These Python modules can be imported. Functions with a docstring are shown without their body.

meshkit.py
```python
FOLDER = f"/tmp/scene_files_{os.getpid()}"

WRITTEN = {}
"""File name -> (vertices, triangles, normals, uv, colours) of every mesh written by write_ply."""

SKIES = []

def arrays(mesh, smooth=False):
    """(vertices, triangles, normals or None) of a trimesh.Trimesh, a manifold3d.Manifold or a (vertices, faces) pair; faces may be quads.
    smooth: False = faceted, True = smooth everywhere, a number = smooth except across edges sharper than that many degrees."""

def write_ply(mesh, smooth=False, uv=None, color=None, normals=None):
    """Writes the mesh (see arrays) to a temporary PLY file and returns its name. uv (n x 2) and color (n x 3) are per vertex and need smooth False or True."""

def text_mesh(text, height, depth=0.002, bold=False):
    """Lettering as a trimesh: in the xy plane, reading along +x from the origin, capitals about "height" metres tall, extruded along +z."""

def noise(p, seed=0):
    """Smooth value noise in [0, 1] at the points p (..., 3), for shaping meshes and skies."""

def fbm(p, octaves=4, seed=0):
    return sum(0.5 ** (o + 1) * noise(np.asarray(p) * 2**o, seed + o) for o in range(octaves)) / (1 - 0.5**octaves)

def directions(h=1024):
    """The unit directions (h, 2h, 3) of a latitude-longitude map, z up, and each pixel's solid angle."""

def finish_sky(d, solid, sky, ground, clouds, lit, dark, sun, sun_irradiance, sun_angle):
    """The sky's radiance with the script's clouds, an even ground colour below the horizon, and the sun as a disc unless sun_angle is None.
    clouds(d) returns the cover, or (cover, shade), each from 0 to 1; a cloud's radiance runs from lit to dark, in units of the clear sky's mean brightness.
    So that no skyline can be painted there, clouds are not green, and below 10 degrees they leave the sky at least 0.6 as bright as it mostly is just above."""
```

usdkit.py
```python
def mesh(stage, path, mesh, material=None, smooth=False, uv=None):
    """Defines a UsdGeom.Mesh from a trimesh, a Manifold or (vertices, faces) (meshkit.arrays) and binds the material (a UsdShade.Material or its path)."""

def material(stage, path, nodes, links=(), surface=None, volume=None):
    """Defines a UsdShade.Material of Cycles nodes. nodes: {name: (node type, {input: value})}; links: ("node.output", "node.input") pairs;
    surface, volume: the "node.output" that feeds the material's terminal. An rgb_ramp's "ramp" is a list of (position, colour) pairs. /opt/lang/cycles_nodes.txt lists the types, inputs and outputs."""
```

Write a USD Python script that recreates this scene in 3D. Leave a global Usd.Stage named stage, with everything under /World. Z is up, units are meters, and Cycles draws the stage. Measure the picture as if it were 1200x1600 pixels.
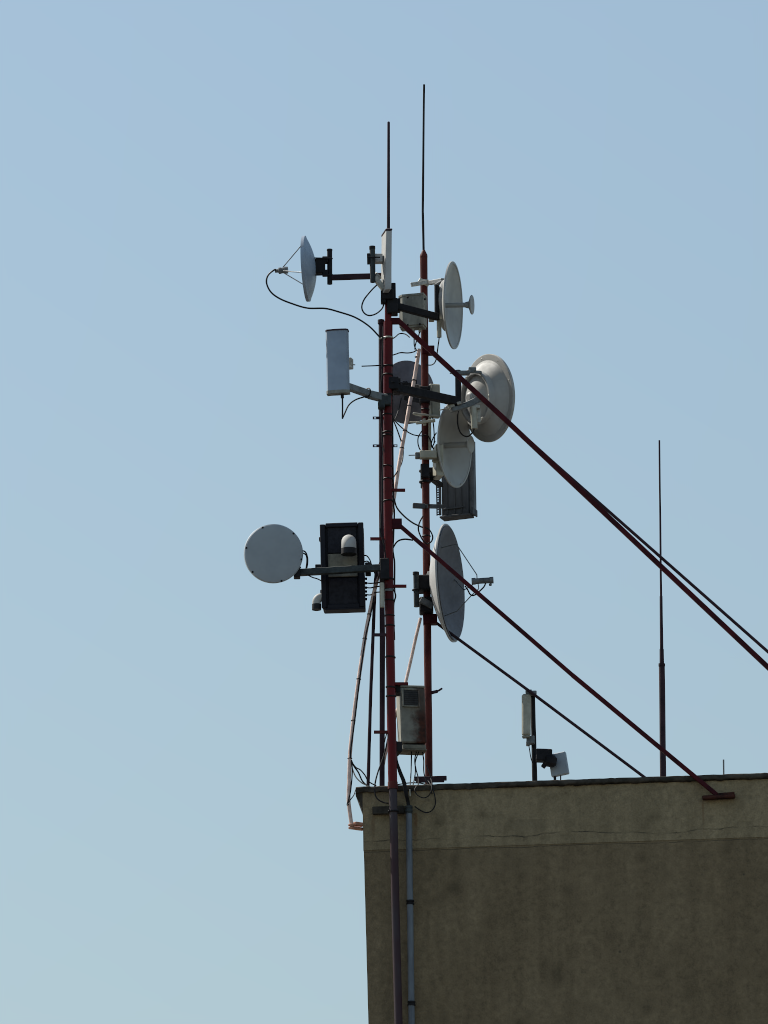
import math, random
import numpy as np, trimesh, usdkit
from pxr import Usd, UsdGeom, UsdLux, UsdShade, Gf
from shapely.geometry import Polygon, box as sbox

stage = Usd.Stage.CreateInMemory()
UsdGeom.SetStageUpAxis(stage, 'Z')
UsdGeom.SetStageMetersPerUnit(stage, 1.0)
UsdGeom.Xform.Define(stage, '/World')
UsdGeom.Scope.Define(stage, '/World/Looks')
rng = np.random.default_rng(7)
A = np.array

# ------------------------------------------------------------------ camera
FPX, SLANT = 13500.0, 60.0            # focal length in photo pixels (1200 wide), metres to the masts
PITCH, ROLL = math.radians(16.0), math.radians(0.8)
EXPOSURE = 0.67
EYE = A([0.0, -SLANT * math.cos(PITCH), 1.6])
CZ = 1.6 + SLANT * math.sin(PITCH)
fwd = A([0, math.cos(PITCH), math.sin(PITCH)])
r0, u0 = A([1.0, 0, 0]), A([0, -math.sin(PITCH), math.cos(PITCH)])
rgt = r0 * math.cos(ROLL) - u0 * math.sin(ROLL)
upv = u0 * math.cos(ROLL) + r0 * math.sin(ROLL)
cam = UsdGeom.Camera.Define(stage, '/World/Camera')
cam.CreateHorizontalApertureAttr(36.0)
cam.CreateVerticalApertureAttr(48.0)
cam.CreateFocalLengthAttr(36.0 * FPX / 1200.0)
cam.CreateClippingRangeAttr(Gf.Vec2f(1.0, 20000.0))
cam.CreateExposureAttr(EXPOSURE)
m = np.eye(4)
m[0, :3], m[1, :3], m[2, :3], m[3, :3] = rgt, upv, -fwd, EYE
cam.AddTransformOp().Set(Gf.Matrix4d(*m.ravel().tolist()))

# ------------------------------------------------------------------ sky and sun
SUN = A([-0.52, 0.38, 0.765]); SUN = SUN / np.linalg.norm(SUN)
SKY_STRENGTH, SUN_INTENSITY = 0.0675, 1.25
sky_m = usdkit.material(stage, '/World/Looks/sky', {
    's': ('sky_texture', {'sky_type': 'single_scattering', 'sun_disc': False, 'sun_elevation': float(math.asin(SUN[2])),
                          'sun_rotation': float(math.atan2(SUN[0], SUN[1])), 'altitude': 100.0, 'air_density': 1.88, 'aerosol_density': 1.9, 'ozone_density': 4.0}),
    'b': ('background_shader', {'strength': SKY_STRENGTH})}, [('s.color', 'b.color')], surface='b.background')
dome = UsdLux.DomeLight.Define(stage, '/World/sky')
UsdShade.MaterialBindingAPI.Apply(dome.GetPrim()).Bind(sky_m)
dome.GetPrim().SetCustomDataByKey('kind', 'structure')
sun = UsdLux.DistantLight.Define(stage, '/World/sun')
sun.CreateNormalizeAttr(True); sun.CreateIntensityAttr(SUN_INTENSITY); sun.CreateAngleAttr(0.53); sun.CreateColorAttr(Gf.Vec3f(1.0, 0.955, 0.88))
zx = np.cross([0, 0, 1.0], SUN); zx /= np.linalg.norm(zx); zy = np.cross(SUN, zx)
m = np.eye(4); m[0, :3], m[1, :3], m[2, :3] = zx, zy, SUN
sun.AddTransformOp().Set(Gf.Matrix4d(*m.ravel().tolist()))


# ------------------------------------------------------------------ helpers: picture position + distance -> place
def P(px, py, y):
    """The place in the world, at depth y, that the photograph shows at (px, py)."""
    d = fwd + rgt * ((px - 600) / FPX) + upv * ((800 - py) / FPX)
    return EYE + d * ((y - EYE[1]) / d[1])

K = SLANT / FPX                           # metres per photo pixel
KV = K / math.cos(PITCH)                  # the same for upright lengths
VIEW = fwd

def facing(ratio, phi, front=True):
    """Axis of a disc seen as an ellipse of that axis ratio whose short axis points to phi degrees in the picture."""
    c, p = ratio, math.radians(phi)
    s = math.sqrt(1 - c * c)
    n = s * (math.cos(p) * rgt + math.sin(p) * upv) + (c if front else -c) * (-VIEW)
    return n / np.linalg.norm(n)

def frame(n, o=(0, 0, 0), up=(0, 0, 1)):
    n = A(n, float) / np.linalg.norm(n)
    x = np.cross(up, n); x /= np.linalg.norm(x)
    T = np.eye(4); T[:3, 0], T[:3, 1], T[:3, 2], T[:3, 3] = x, np.cross(n, x), n, o
    return T

def rot(o, yaw=0, tilt=0, roll=0):
    """Turns about z (yaw), then x (tilt), then y (roll), in degrees, and moves to o."""
    R = trimesh.transformations.euler_matrix(math.radians(tilt), math.radians(roll), math.radians(yaw), 'sxyz')
    R[:3, 3] = o
    return R

def cat(*ms):
    return trimesh.util.concatenate([x for x in ms if x is not None])

def cbox(sx, sy, sz, c=0.004, T=None):
    """A box with chamfered edges."""
    c = min(c, sx * .3, sy * .3, sz * .3)
    v = []
    for a in (-1, 1):
        for b in (-1, 1):
            for d in (-1, 1):
                p = A([a * sx / 2, b * sy / 2, d * sz / 2])
                for k in range(3):
                    q = p.copy()
                    for j in range(3):
                        if j != k: q[j] -= math.copysign(c, p[j])
                    v.append(q)
    h = trimesh.convex.convex_hull(A(v))
    if T is not None: h.apply_transform(T)
    return h

def bar(p0, p1, w, h, c=0.003, up=(0, 0, 1)):
    """A square bar from p0 to p1: w across, h along up."""
    p0, p1 = A(p0), A(p1)
    d = p1 - p0
    L = np.linalg.norm(d)
    if abs(np.dot(d / L, up)) > .95: up = (0, 1, 0)
    return cbox(w, h, L, c, frame(d, (p0 + p1) / 2, up))

def spline(pts, n=10):
    pts = [A(p, float) for p in pts]
    if len(pts) < 3: return pts
    q = [2 * pts[0] - pts[1]] + pts + [2 * pts[-1] - pts[-2]]
    out = []
    for i in range(1, len(q) - 2):
        a, b, c, d = q[i - 1:i + 3]
        for k in range(n):
            t = k / n
            out.append(.5 * (2 * b + (c - a) * t + (2 * a - 5 * b + 4 * c - d) * t * t + (3 * b - a - 3 * c + d) * t ** 3))
    return out + [pts[-1]]

def tube(pts, r, k=12, smooth=False, n=10, caps=True):
    """A round tube along points; r one radius or one for each point."""
    if smooth: pts = spline(pts, n)
    pts = A(pts, float)
    N = len(pts)
    if np.ndim(r) == 0 and r <= .0075: r = r * .82        # cables and wires
    r = np.full(N, r, float) if np.ndim(r) == 0 else np.interp(np.linspace(0, 1, N), np.linspace(0, 1, len(r)), r)
    t = np.gradient(pts, axis=0); t /= np.maximum(np.linalg.norm(t, axis=1, keepdims=True), 1e-12)
    ref = A([0, 1.0, 0]) if abs(t[0][1]) < .9 else A([1.0, 0, 0])
    u = np.cross(t[0], ref); u /= np.linalg.norm(u)
    V = []
    ang = np.arange(k) / k * 2 * math.pi
    for i in range(N):
        u = u - t[i] * np.dot(u, t[i]); u /= np.linalg.norm(u)
        w = np.cross(t[i], u)
        V.append(pts[i] + r[i] * (np.cos(ang)[:, None] * u + np.sin(ang)[:, None] * w))
    V = np.vstack(V); F = []
    for i in range(N - 1):
        for j in range(k):
            a, b = i * k + j, i * k + (j + 1) % k
            F += [[a, b, b + k], [a, b + k, a + k]]
    if caps:
        V = np.vstack([V, pts[0], pts[-1]])
        for j in range(k):
            F.append([len(V) - 2, (j + 1) % k, j]); F.append([len(V) - 1, (N - 1) * k + j, (N - 1) * k + (j + 1) % k])
    return trimesh.Trimesh(V, F, process=False)

def steps(p0, p1, spec, k=12):
    """A stepped rod: spec is a list of (share along, radius) with sudden changes given by repeated shares."""
    p0, p1 = A(p0), A(p1)
    pts = [p0 + (p1 - p0) * s for s, _ in spec]
    r = [x for _, x in spec]
    V, F = [], []
    f = frame(p1 - p0)
    ang = np.arange(k) / k * 2 * math.pi
    for p, rr in zip(pts, r):
        V.append(p + rr * (np.cos(ang)[:, None] * f[:3, 0] + np.sin(ang)[:, None] * f[:3, 1]))
    V = np.vstack(V + [pts[0][None], pts[-1][None]])
    for i in range(len(pts) - 1):
        for j in range(k):
            a, b = i * k + j, i * k + (j + 1) % k
            F += [[a, b, b + k], [a, b + k, a + k]]
    for j in range(k):
        F.append([len(V) - 2, (j + 1) % k, j]); F.append([len(V) - 1, (len(pts) - 1) * k + j, (len(pts) - 1) * k + (j + 1) % k])
    return trimesh.Trimesh(V, F, process=False)

def disc(o, n, r, t, k=32, bev=0.003):
    """A thick disc whose front is at o, facing n."""
    bev = min(bev, t / 3, r / 3)
    h = trimesh.creation.revolve(A([[0, -t], [r - bev, -t], [r, -t + bev], [r, -bev], [r - bev, 0], [0, 0]]), sections=k)
    h.apply_transform(frame(n, o)); return h

def cyl(p0, p1, r, k=16):
    return tube([p0, p1], r, k)

def ring(o, n, R, r, k=24, q=8):
    a = np.arange(k) / k * 2 * math.pi
    prof = [[R + r * math.cos(t), r * math.sin(t)] for t in np.linspace(0, 2 * math.pi, q + 1)]
    h = trimesh.creation.revolve(A(prof), sections=k)
    h.apply_transform(frame(n, o, (0, 0, 1) if abs(A(n)[2]) < .9 else (0, 1, 0))); return h

def lathe(prof, o, n, k=48):
    h = trimesh.creation.revolve(A(prof), sections=k)
    h.merge_vertices(); h.update_faces(h.nondegenerate_faces()); trimesh.repair.fix_normals(h)
    h.apply_transform(frame(n, o)); return h

def bowl(o, n, R, depth, t=0.008, lip=0.012, k=64):
    """A dish: concave front, rim centre at o, opening towards n."""
    q = np.linspace(0, 1, 12)
    back = [[R * x, -depth * (1 - x * x) - t] for x in q]
    front = [[(R - lip * .5) * x, -depth * (1 - x * x)] for x in q[::-1]]
    return lathe(back + [[R + lip * .5, -t * .9], [R + lip * .5, t * .4], [R - lip * .5, t * .4]] + front, o, n, k)

count = {}
def numbered(path):
    k = count.get(path, 0); count[path] = k + 1
    return path if k == 0 else f'{path}_{k:03d}'

def mark(p, label=None, category=None, group=None, kind=None):
    for k, v in (('label', label), ('category', category), ('group', group), ('kind', kind)):
        if v: p.SetCustomDataByKey(k, v)

base = {}
def thing(name, label, category, loc, group=None):
    x = UsdGeom.Xform.Define(stage, numbered('/World/' + name))
    loc = A(loc, float); x.AddTranslateOp().Set(Gf.Vec3d(*loc.tolist()))
    base[str(x.GetPath())] = loc
    mark(x.GetPrim(), label, category, group)
    return x

def obj(name, mesh, mat, parent=None, smooth=35, label=None, category=None, group=None, kind=None):
    path = (str(parent.GetPath()) if parent else '/World') + '/' + name
    path = numbered(path)
    o = base[str(parent.GetPath())] if parent else np.zeros(3)
    mesh = mesh.copy()
    mesh.vertices = mesh.vertices - o
    if mesh.is_watertight and mesh.volume < 0: mesh.invert()
    g = usdkit.mesh(stage, path, mesh, M[mat], smooth=smooth)
    base[path] = o
    mark(g.GetPrim(), label, category, group, kind)
    return g

# ------------------------------------------------------------------ materials
M = {}
def paint(name, c, c2=None, rough=.45, scale=14, spread=(.42, .62), bumpy=.0, metal=0., spec=.5, stretch=(1, 1, 1), detail=5, coat=0.):
    c2 = c2 or tuple(x * .72 for x in c)
    nodes = {'g': ('geometry', {}), 'm': ('mapping', {'scale': stretch}), 'n': ('noise_texture', {'scale': scale, 'detail': detail, 'roughness': .62}),
             'r': ('rgb_ramp', {'ramp': [(spread[0], c), (spread[1], c2)]}),
             'q': ('map_range', {'from_min': .3, 'from_max': .7, 'to_min': max(.05, rough - .1), 'to_max': min(1, rough + .15)}),
             'p': ('principled_bsdf', {'metallic': metal, 'specular_ior_level': spec, 'coat_weight': coat})}
    links = [('g.position', 'm.vector'), ('m.vector', 'n.vector'), ('n.fac', 'r.fac'), ('r.color', 'p.base_color'), ('n.fac', 'q.value'), ('q.result', 'p.roughness')]
    if bumpy:
        nodes['n2'] = ('noise_texture', {'scale': scale * 8, 'detail': 3})
        nodes['b'] = ('bump', {'strength': bumpy, 'distance': .003})
        links += [('m.vector', 'n2.vector'), ('n2.fac', 'b.height'), ('b.normal', 'p.normal')]
    M[name] = usdkit.material(stage, '/World/Looks/' + name, nodes, links, surface='p.BSDF')

paint('red_paint', (.088, .0050, .0062), (.048, .0042, .0052), .30, 9, bumpy=.2, stretch=(1, 1, .35), spec=.14)
paint('brace_red', (.056, .0042, .007), (.026, .0035, .006), .6, 8, bumpy=.3, spec=.12)
paint('rusty_red', (.085, .016, .011), (.038, .0065, .0068), .65, 10, bumpy=.5, stretch=(1, 1, .4), spec=.15)
paint('rusty_plate', (.050, .016, .010), (.018, .008, .007), .85, 16, bumpy=.8, spec=.15)
paint('primer_grey', (.036, .028, .032), (.032, .010, .013), .5, 4, (.38, .60), .4, stretch=(1, 1, .3), spec=.22)
paint('purple_steel', (.032, .014, .020), (.018, .009, .013), .7, 10, bumpy=.2, spec=.2)
paint('dark_steel', (.0085, .0075, .009), (.005, .005, .006), .65, 20, bumpy=.3, spec=.2)
paint('green_steel', (.028, .036, .036), (.013, .017, .018), .6, 18, bumpy=.3, spec=.25)
paint('grey_steel', (.13, .14, .14), (.075, .082, .082), .55, 18, metal=.2, bumpy=.2)
paint('bright_steel', (.36, .35, .30), (.22, .21, .18), .45, 40, metal=.2)
paint('white_paint', (.34, .34, .325), (.28, .28, .265), .68, 6, bumpy=.1, spec=.25)
paint('dish_grey', (.285, .285, .265), (.245, .245, .23), .5, 5, bumpy=.1)
paint('pale_dish', (.36, .36, .35), (.30, .30, .29), .55, 5, bumpy=.1)  # lowest dish: pale tone kept for its sunlit back
paint('dish_shade_tone', (.115, .118, .13), (.095, .098, .108), .7, 5, bumpy=.1, spec=.2)  # same dish again, darkened so the colour carries the shade on its front
paint('dull_dish', (.125, .125, .145), (.09, .09, .105), .7, 6, bumpy=.1, spec=.2)
paint('radome', (.25, .29, .32), (.215, .25, .28), .5, 4)
paint('panel_white', (.20, .25, .31), (.17, .215, .27), .45, 6)
paint('cream', (.34, .33, .26), (.26, .25, .195), .5, 12, bumpy=.1)
paint('box_grey', (.20, .20, .165), (.12, .12, .098), .65, 16, bumpy=.2, stretch=(1, 1, .4), spec=.3)
paint('black_plastic', (.007, .007, .009), (.005, .005, .007), .6, 12, spec=.25)
paint('cabinet_black', (.006, .006, .010), (.010, .010, .015), .6, 6, spec=.2)
paint('cabinet_panel', (.014, .014, .019), (.008, .008, .011), .7, 30, bumpy=.6, spec=.2)
paint('label_beige', (.17, .155, .115), (.105, .10, .078), .65, 14, spec=.25)
paint('cable', (.006, .0055, .006), (.011, .010, .010), .6, 30, spec=.2)
paint('conduit_pink', (.58, .42, .35), (.42, .29, .24), .65, 22, bumpy=.4)
paint('clay_pink', (.46, .24, .16), (.33, .16, .11), .75, 22, bumpy=.4)
paint('pipe_grey', (.11, .13, .15), (.07, .083, .10), .42, 10, stretch=(1, 1, .3))
paint('panel_dark', (.052, .055, .058), (.032, .033, .036), .7, 9, bumpy=.3, stretch=(1, 1, .4), spec=.25)
paint('panel_lit_side', (.10, .105, .11), (.065, .07, .075), .65, 9, spec=.3)  # paler copy of the panel tone, with sky light put into the colour
paint('tarmac', (.075, .07, .066), (.055, .052, .05), .9, .4)
paint('roof_felt', (.10, .10, .095), (.07, .07, .065), .9, 3)
paint('coping', (.026, .023, .018), (.060, .052, .041), .9, 11, bumpy=.8, spec=.15)


def wall_material(name, c_lo, c_hi, stains=(), cracks=None, blotch=0.5):
    nodes = {'g': ('geometry', {}), 's': ('separate_xyz', {}),
             'n1': ('noise_texture', {'scale': 1.1, 'detail': 6, 'roughness': .6}), 'n2': ('noise_texture', {'scale': 22, 'detail': 5, 'roughness': .7}),
             'n3': ('noise_texture', {'scale': 5.5, 'detail': 8, 'roughness': .72}), 'n4': ('noise_texture', {'scale': 90, 'detail': 3, 'roughness': .6}),
             'ms': ('mapping', {'scale': (7, 7, .7)}), 'n5': ('noise_texture', {'scale': 1.0, 'detail': 5, 'roughness': .65}),
             'r1': ('rgb_ramp', {'ramp': [(.3, c_lo), (.7, c_hi)]}),
             'r2': ('rgb_ramp', {'ramp': [(.32, (.74, .74, .74)), (.68, (1.18, 1.18, 1.18))]}),
             'r4': ('rgb_ramp', {'ramp': [(.33, (.74, .74, .74)), (.67, (1.20, 1.20, 1.20))]}), 'x4': ('mix_color', {'blend_type': 'multiply', 'fac': .5, 'use_clamp_result': False}),
             'r3': ('rgb_ramp', {'ramp': [(.56, (1, 1, 1)), (.68, (.30, .29, .27))]}),
             'r5': ('rgb_ramp', {'ramp': [(.35, (.78, .77, .75)), (.65, (1.10, 1.10, 1.10))]}),
             'x1': ('mix_color', {'blend_type': 'multiply', 'fac': 1.0, 'use_clamp_result': False}),
             'x2': ('mix_color', {'blend_type': 'multiply', 'fac': blotch}),
             'x3': ('mix_color', {'blend_type': 'multiply', 'fac': .8}),
             'ad': ('math', {'math_type': 'add'}), 'b': ('bump', {'strength': .7, 'distance': .006}), 'p': ('principled_bsdf', {'roughness': .92, 'specular_ior_level': .25})}
    links = [('g.position', 's.vector'), ('g.position', 'n1.vector'), ('g.position', 'n2.vector'), ('g.position', 'n3.vector'), ('g.position', 'n4.vector'),
             ('g.position', 'ms.vector'), ('ms.vector', 'n5.vector'), ('n1.fac', 'r1.fac'), ('n2.fac', 'r2.fac'), ('n3.fac', 'r3.fac'), ('n5.fac', 'r5.fac'),
             ('r1.color', 'x1.a'), ('r2.color', 'x1.b'), ('n4.fac', 'r4.fac'), ('x1.result', 'x4.a'), ('r4.color', 'x4.b'), ('x4.result', 'x2.a'), ('r3.color', 'x2.b'), ('x2.result', 'x3.a'), ('r5.color', 'x3.b'),
             ('n4.fac', 'ad.value1'), ('n2.fac', 'ad.value2'), ('ad.value', 'b.height'), ('b.normal', 'p.normal')]
    nodes |= {'v': ('voronoi_texture', {'scale': 7.0, 'randomness': 1.0}), 'vs': ('separate_color', {}), 'vt': ('math', {'math_type': 'multiply_add', 'value2': .34, 'value3': -.265}),
              'vd': ('math', {'math_type': 'subtract'}), 'vn': ('math', {'math_type': 'multiply_add', 'value2': .2, 'value3': -.10}), 'va': ('math', {'math_type': 'add'}),
              'vr': ('map_range', {'range_type': 'smoothstep', 'from_min': -.03, 'from_max': .07, 'to_min': 0, 'to_max': .8, 'clamp': True}), 'xv': ('mix_color', {'blend_type': 'mix', 'b': (.022, .021, .018)})}
    links += [('g.position', 'v.vector'), ('v.color', 'vs.color'), ('vs.r', 'vt.value1'), ('vt.value', 'vd.value1'), ('v.distance', 'vd.value2'), ('n2.fac', 'vn.value1'), ('vd.value', 'va.value1'), ('vn.value', 'va.value2'),
              ('va.value', 'vr.value'), ('vr.result', 'xv.fac'), ('x3.result', 'xv.a')]
    cur = 'xv.result'
    for i, (x0, w, z0, z1, colour, power) in enumerate(stains):        # a stain of its own shape: width w about x0, between heights z0 (faint end) and z1
        k = f'st{i}'
        nodes |= {k + 'a': ('math', {'math_type': 'subtract', 'value2': x0}), k + 'w': ('math', {'math_type': 'multiply_add', 'value2': w * 1.6, 'value3': -w * .8}),
                  k + 'c': ('math', {'math_type': 'add'}), k + 'd': ('math', {'math_type': 'absolute'}),
                  k + 'e': ('map_range', {'range_type': 'smoothstep', 'from_min': w, 'from_max': w * .15, 'to_min': 0, 'to_max': 1, 'clamp': True}),
                  k + 'f': ('map_range', {'range_type': 'smoothstep', 'from_min': z0, 'from_max': z0 + (z1 - z0) * .8, 'to_min': 0, 'to_max': 1, 'clamp': True}),
                  k + 'g': ('math', {'math_type': 'less_than', 'value2': z1}), k + 'h': ('math', {'math_type': 'multiply'}), k + 'i': ('math', {'math_type': 'multiply'}),
                  k + 'n': ('map_range', {'from_min': .35, 'from_max': .6, 'to_min': .25 * power, 'to_max': power, 'clamp': True}), k + 'j': ('math', {'math_type': 'multiply'}),
                  k + 'x': ('mix_color', {'blend_type': 'mix', 'b': colour})}
        links += [('s.x', k + 'a.value1'), ('n3.fac', k + 'w.value1'), (k + 'a.value', k + 'c.value1'), (k + 'w.value', k + 'c.value2'), (k + 'c.value', k + 'd.value1'),
                  (k + 'd.value', k + 'e.value'), ('s.z', k + 'f.value'), ('s.z', k + 'g.value1'), (k + 'e.result', k + 'h.value1'), (k + 'f.result', k + 'h.value2'),
                  (k + 'h.value', k + 'i.value1'), (k + 'g.value', k + 'i.value2'), ('n2.fac', k + 'n.value'), (k + 'i.value', k + 'j.value1'), (k + 'n.result', k + 'j.value2'),
                  (k + 'j.value', k + 'x.fac'), (cur, k + 'x.a')]
        cur = k + 'x.result'
    for i, (zc, amp, half, sc, lo, hi) in enumerate(cracks or ()):        # wandering cracks at about height zc
        k = f'cr{i}'
        nodes |= {k + 'm': ('mapping', {'scale': (sc, sc, 0)}), k + 'n': ('noise_texture', {'scale': 1.0, 'detail': 9, 'roughness': .66}),
                  k + 'a': ('math', {'math_type': 'multiply_add', 'value2': amp, 'value3': zc - amp * .5}), k + 'b': ('math', {'math_type': 'subtract'}), k + 'c': ('math', {'math_type': 'absolute'}),
                  k + 'e': ('map_range', {'range_type': 'smoothstep', 'from_min': half, 'from_max': half * .3, 'to_min': 0, 'to_max': 1, 'clamp': True}),
                  k + 'g': ('map_range', {'from_min': lo, 'from_max': hi, 'to_min': 0, 'to_max': .85, 'clamp': True}), k + 'h': ('math', {'math_type': 'multiply'}),
                  k + 'x': ('mix_color', {'blend_type': 'mix', 'b': (.022, .018, .013)})}
        links += [('g.position', k + 'm.vector'), (k + 'm.vector', k + 'n.vector'), (k + 'n.fac', k + 'a.value1'), ('s.z', k + 'b.value1'), (k + 'a.value', k + 'b.value2'),
                  (k + 'b.value', k + 'c.value1'), (k + 'c.value', k + 'e.value'), ('n3.fac', k + 'g.value'), (k + 'e.result', k + 'h.value1'), (k + 'g.result', k + 'h.value2'),
                  (k + 'h.value', k + 'x.fac'), (cur, k + 'x.a')]
        cur = k + 'x.result'
    links.append((cur, 'p.base_color'))
    M[name] = usdkit.material(stage, '/World/Looks/' + name, nodes, links, surface='p.BSDF')

# ------------------------------------------------------------------ the ground and the building
obj('ground', trimesh.creation.box([3000, 3000, .2], trimesh.transformations.translation_matrix([0, 0, -.1])), 'tarmac', smooth=False, kind='structure')

THETA = math.radians(-4.7)
U, W = A([math.cos(THETA), math.sin(THETA), 0]), A([-math.sin(THETA), math.cos(THETA), 0])   # along the front wall, into the building
CORNER = P(566.5, 1238, 0.0)
ZTOP = P(650, 1228.5, 0.0)[2]
ZSEAM = ZTOP - 97 * KV
def L(u, w, z):
    return A([CORNER[0], CORNER[1], 0]) + U * u + W * w + A([0, 0, z])
def wall_y(x):
    return CORNER[1] + (x - CORNER[0]) * math.tan(THETA)
def PW(px, py, off=0.0):
    """The point of the front wall's plane (off metres proud of it) that shows at (px, py)."""
    y = 0.0
    for _ in range(6): y = wall_y(P(px, py, y)[0]) - off
    return P(px, py, y)
TB = np.eye(4); TB[:3, 0], TB[:3, 1], TB[:3, 3] = U, W, [CORNER[0], CORNER[1], 0]

def hexa(b, t):
    """A closed block from four bottom and four top corners."""
    return trimesh.Trimesh(np.vstack([b, t]), [[0, 2, 1], [0, 3, 2], [4, 5, 6], [4, 6, 7]] + sum([[[i, (i + 1) % 4, (i + 1) % 4 + 4], [i, (i + 1) % 4 + 4, i + 4]] for i in range(4)], []), process=False)

xs = lambda px, py: PW(px, py)[0]
zs = lambda px, py: PW(px, py)[2]
rust, soot = (.10, .045, .016), (.016, .015, .013)
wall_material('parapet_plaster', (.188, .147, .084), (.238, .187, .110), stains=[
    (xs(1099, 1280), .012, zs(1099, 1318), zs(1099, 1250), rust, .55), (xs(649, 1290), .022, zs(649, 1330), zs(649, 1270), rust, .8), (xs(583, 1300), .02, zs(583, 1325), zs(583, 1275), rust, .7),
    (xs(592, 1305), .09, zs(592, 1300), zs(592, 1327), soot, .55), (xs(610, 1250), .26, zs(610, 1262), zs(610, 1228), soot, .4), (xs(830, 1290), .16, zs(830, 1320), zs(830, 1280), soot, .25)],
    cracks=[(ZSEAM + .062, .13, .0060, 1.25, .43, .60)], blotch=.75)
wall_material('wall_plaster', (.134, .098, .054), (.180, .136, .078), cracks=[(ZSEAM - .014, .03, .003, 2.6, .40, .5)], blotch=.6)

b = thing('concrete_building', 'shaded grey brown plastered building with cracked parapet and dark coping', 'building', L(0, 0, 0))
INS = .003
def slab(u0, u1, w0, w1, z0, z1, bat0=0.0):
    return hexa([L(u0 + bat0, w0, z0), L(u1, w0, z0), L(u1, w1, z0), L(u0 + bat0, w1, z0)], [L(u0, w0, z1), L(u1, w0, z1), L(u1, w1, z1), L(u0, w1, z1)])
BAT = math.tan(math.radians(.75)) * (ZSEAM - 0)
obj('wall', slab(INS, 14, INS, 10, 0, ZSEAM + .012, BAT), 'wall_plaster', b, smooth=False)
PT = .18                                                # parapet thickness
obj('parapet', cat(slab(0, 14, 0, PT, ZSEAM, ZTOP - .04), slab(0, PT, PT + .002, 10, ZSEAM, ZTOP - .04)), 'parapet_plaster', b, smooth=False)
obj('roof', slab(PT + .003, 14, PT + .003, 10, ZSEAM + .002, ZSEAM + .05), 'roof_felt', b, smooth=False)

def wavy(u0, u1, w0, w1, z0, z1, n, amp, seed):
    """A coping strip with a worn, uneven edge."""
    r = np.random.default_rng(seed)
    us = np.linspace(u0, u1, n)
    j = np.convolve(r.normal(0, 1, (n + 4)), np.ones(3) / 3, 'valid')[:n], np.convolve(r.normal(0, 1, (n + 4)), np.ones(3) / 3, 'valid')[:n], r.normal(0, 1, n)
    V, F = [], []
    for i, u in enumerate(us):
        a, b_, c = amp * j[0][i], amp * j[1][i], amp * .6 * j[2][i]
        V += [L(u, w0 + a + .010, z0 + c), L(u, w0 + b_, z0 + .35 * (z1 - z0)), L(u, w0 + .3 * a, z1 - .008 + c * .5), L(u, w0 + .012, z1 + c * .3), L(u, w1, z1), L(u, w1, z0)]
    for i in range(n - 1):
        for q in range(6):
            a, b_ = i * 6 + q, i * 6 + (q + 1) % 6
            F += [[a, b_, b_ + 6], [a, b_ + 6, a + 6]]
    e = (n - 1) * 6
    for q in range(1, 5):
        F.append([0, q + 1, q]); F.append([e, e + q, e + q + 1])
    return trimesh.Trimesh(V, F, process=False)
obj('coping', wavy(-.045, 14, -.022, PT + .02, ZTOP - .040, ZTOP, 520, .005, 3), 'coping', b, smooth=25)
cove = Polygon([(-.050, -.004), (.004, -.002), (.004, -.150), (-.004, -.138), (-.006, -.115), (-.018, -.098), (-.020, -.075), (-.036, -.050), (-.046, -.030)])
g = trimesh.creation.extrude_polygon(cove, 1.2, engine='earcut')
v = g.vertices.copy(); g.vertices = A([L(p[0], .002 + p[2], ZTOP - .036 + p[1]) for p in v])
obj('crumbled_corner', g, 'coping', b, smooth=False)

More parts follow.
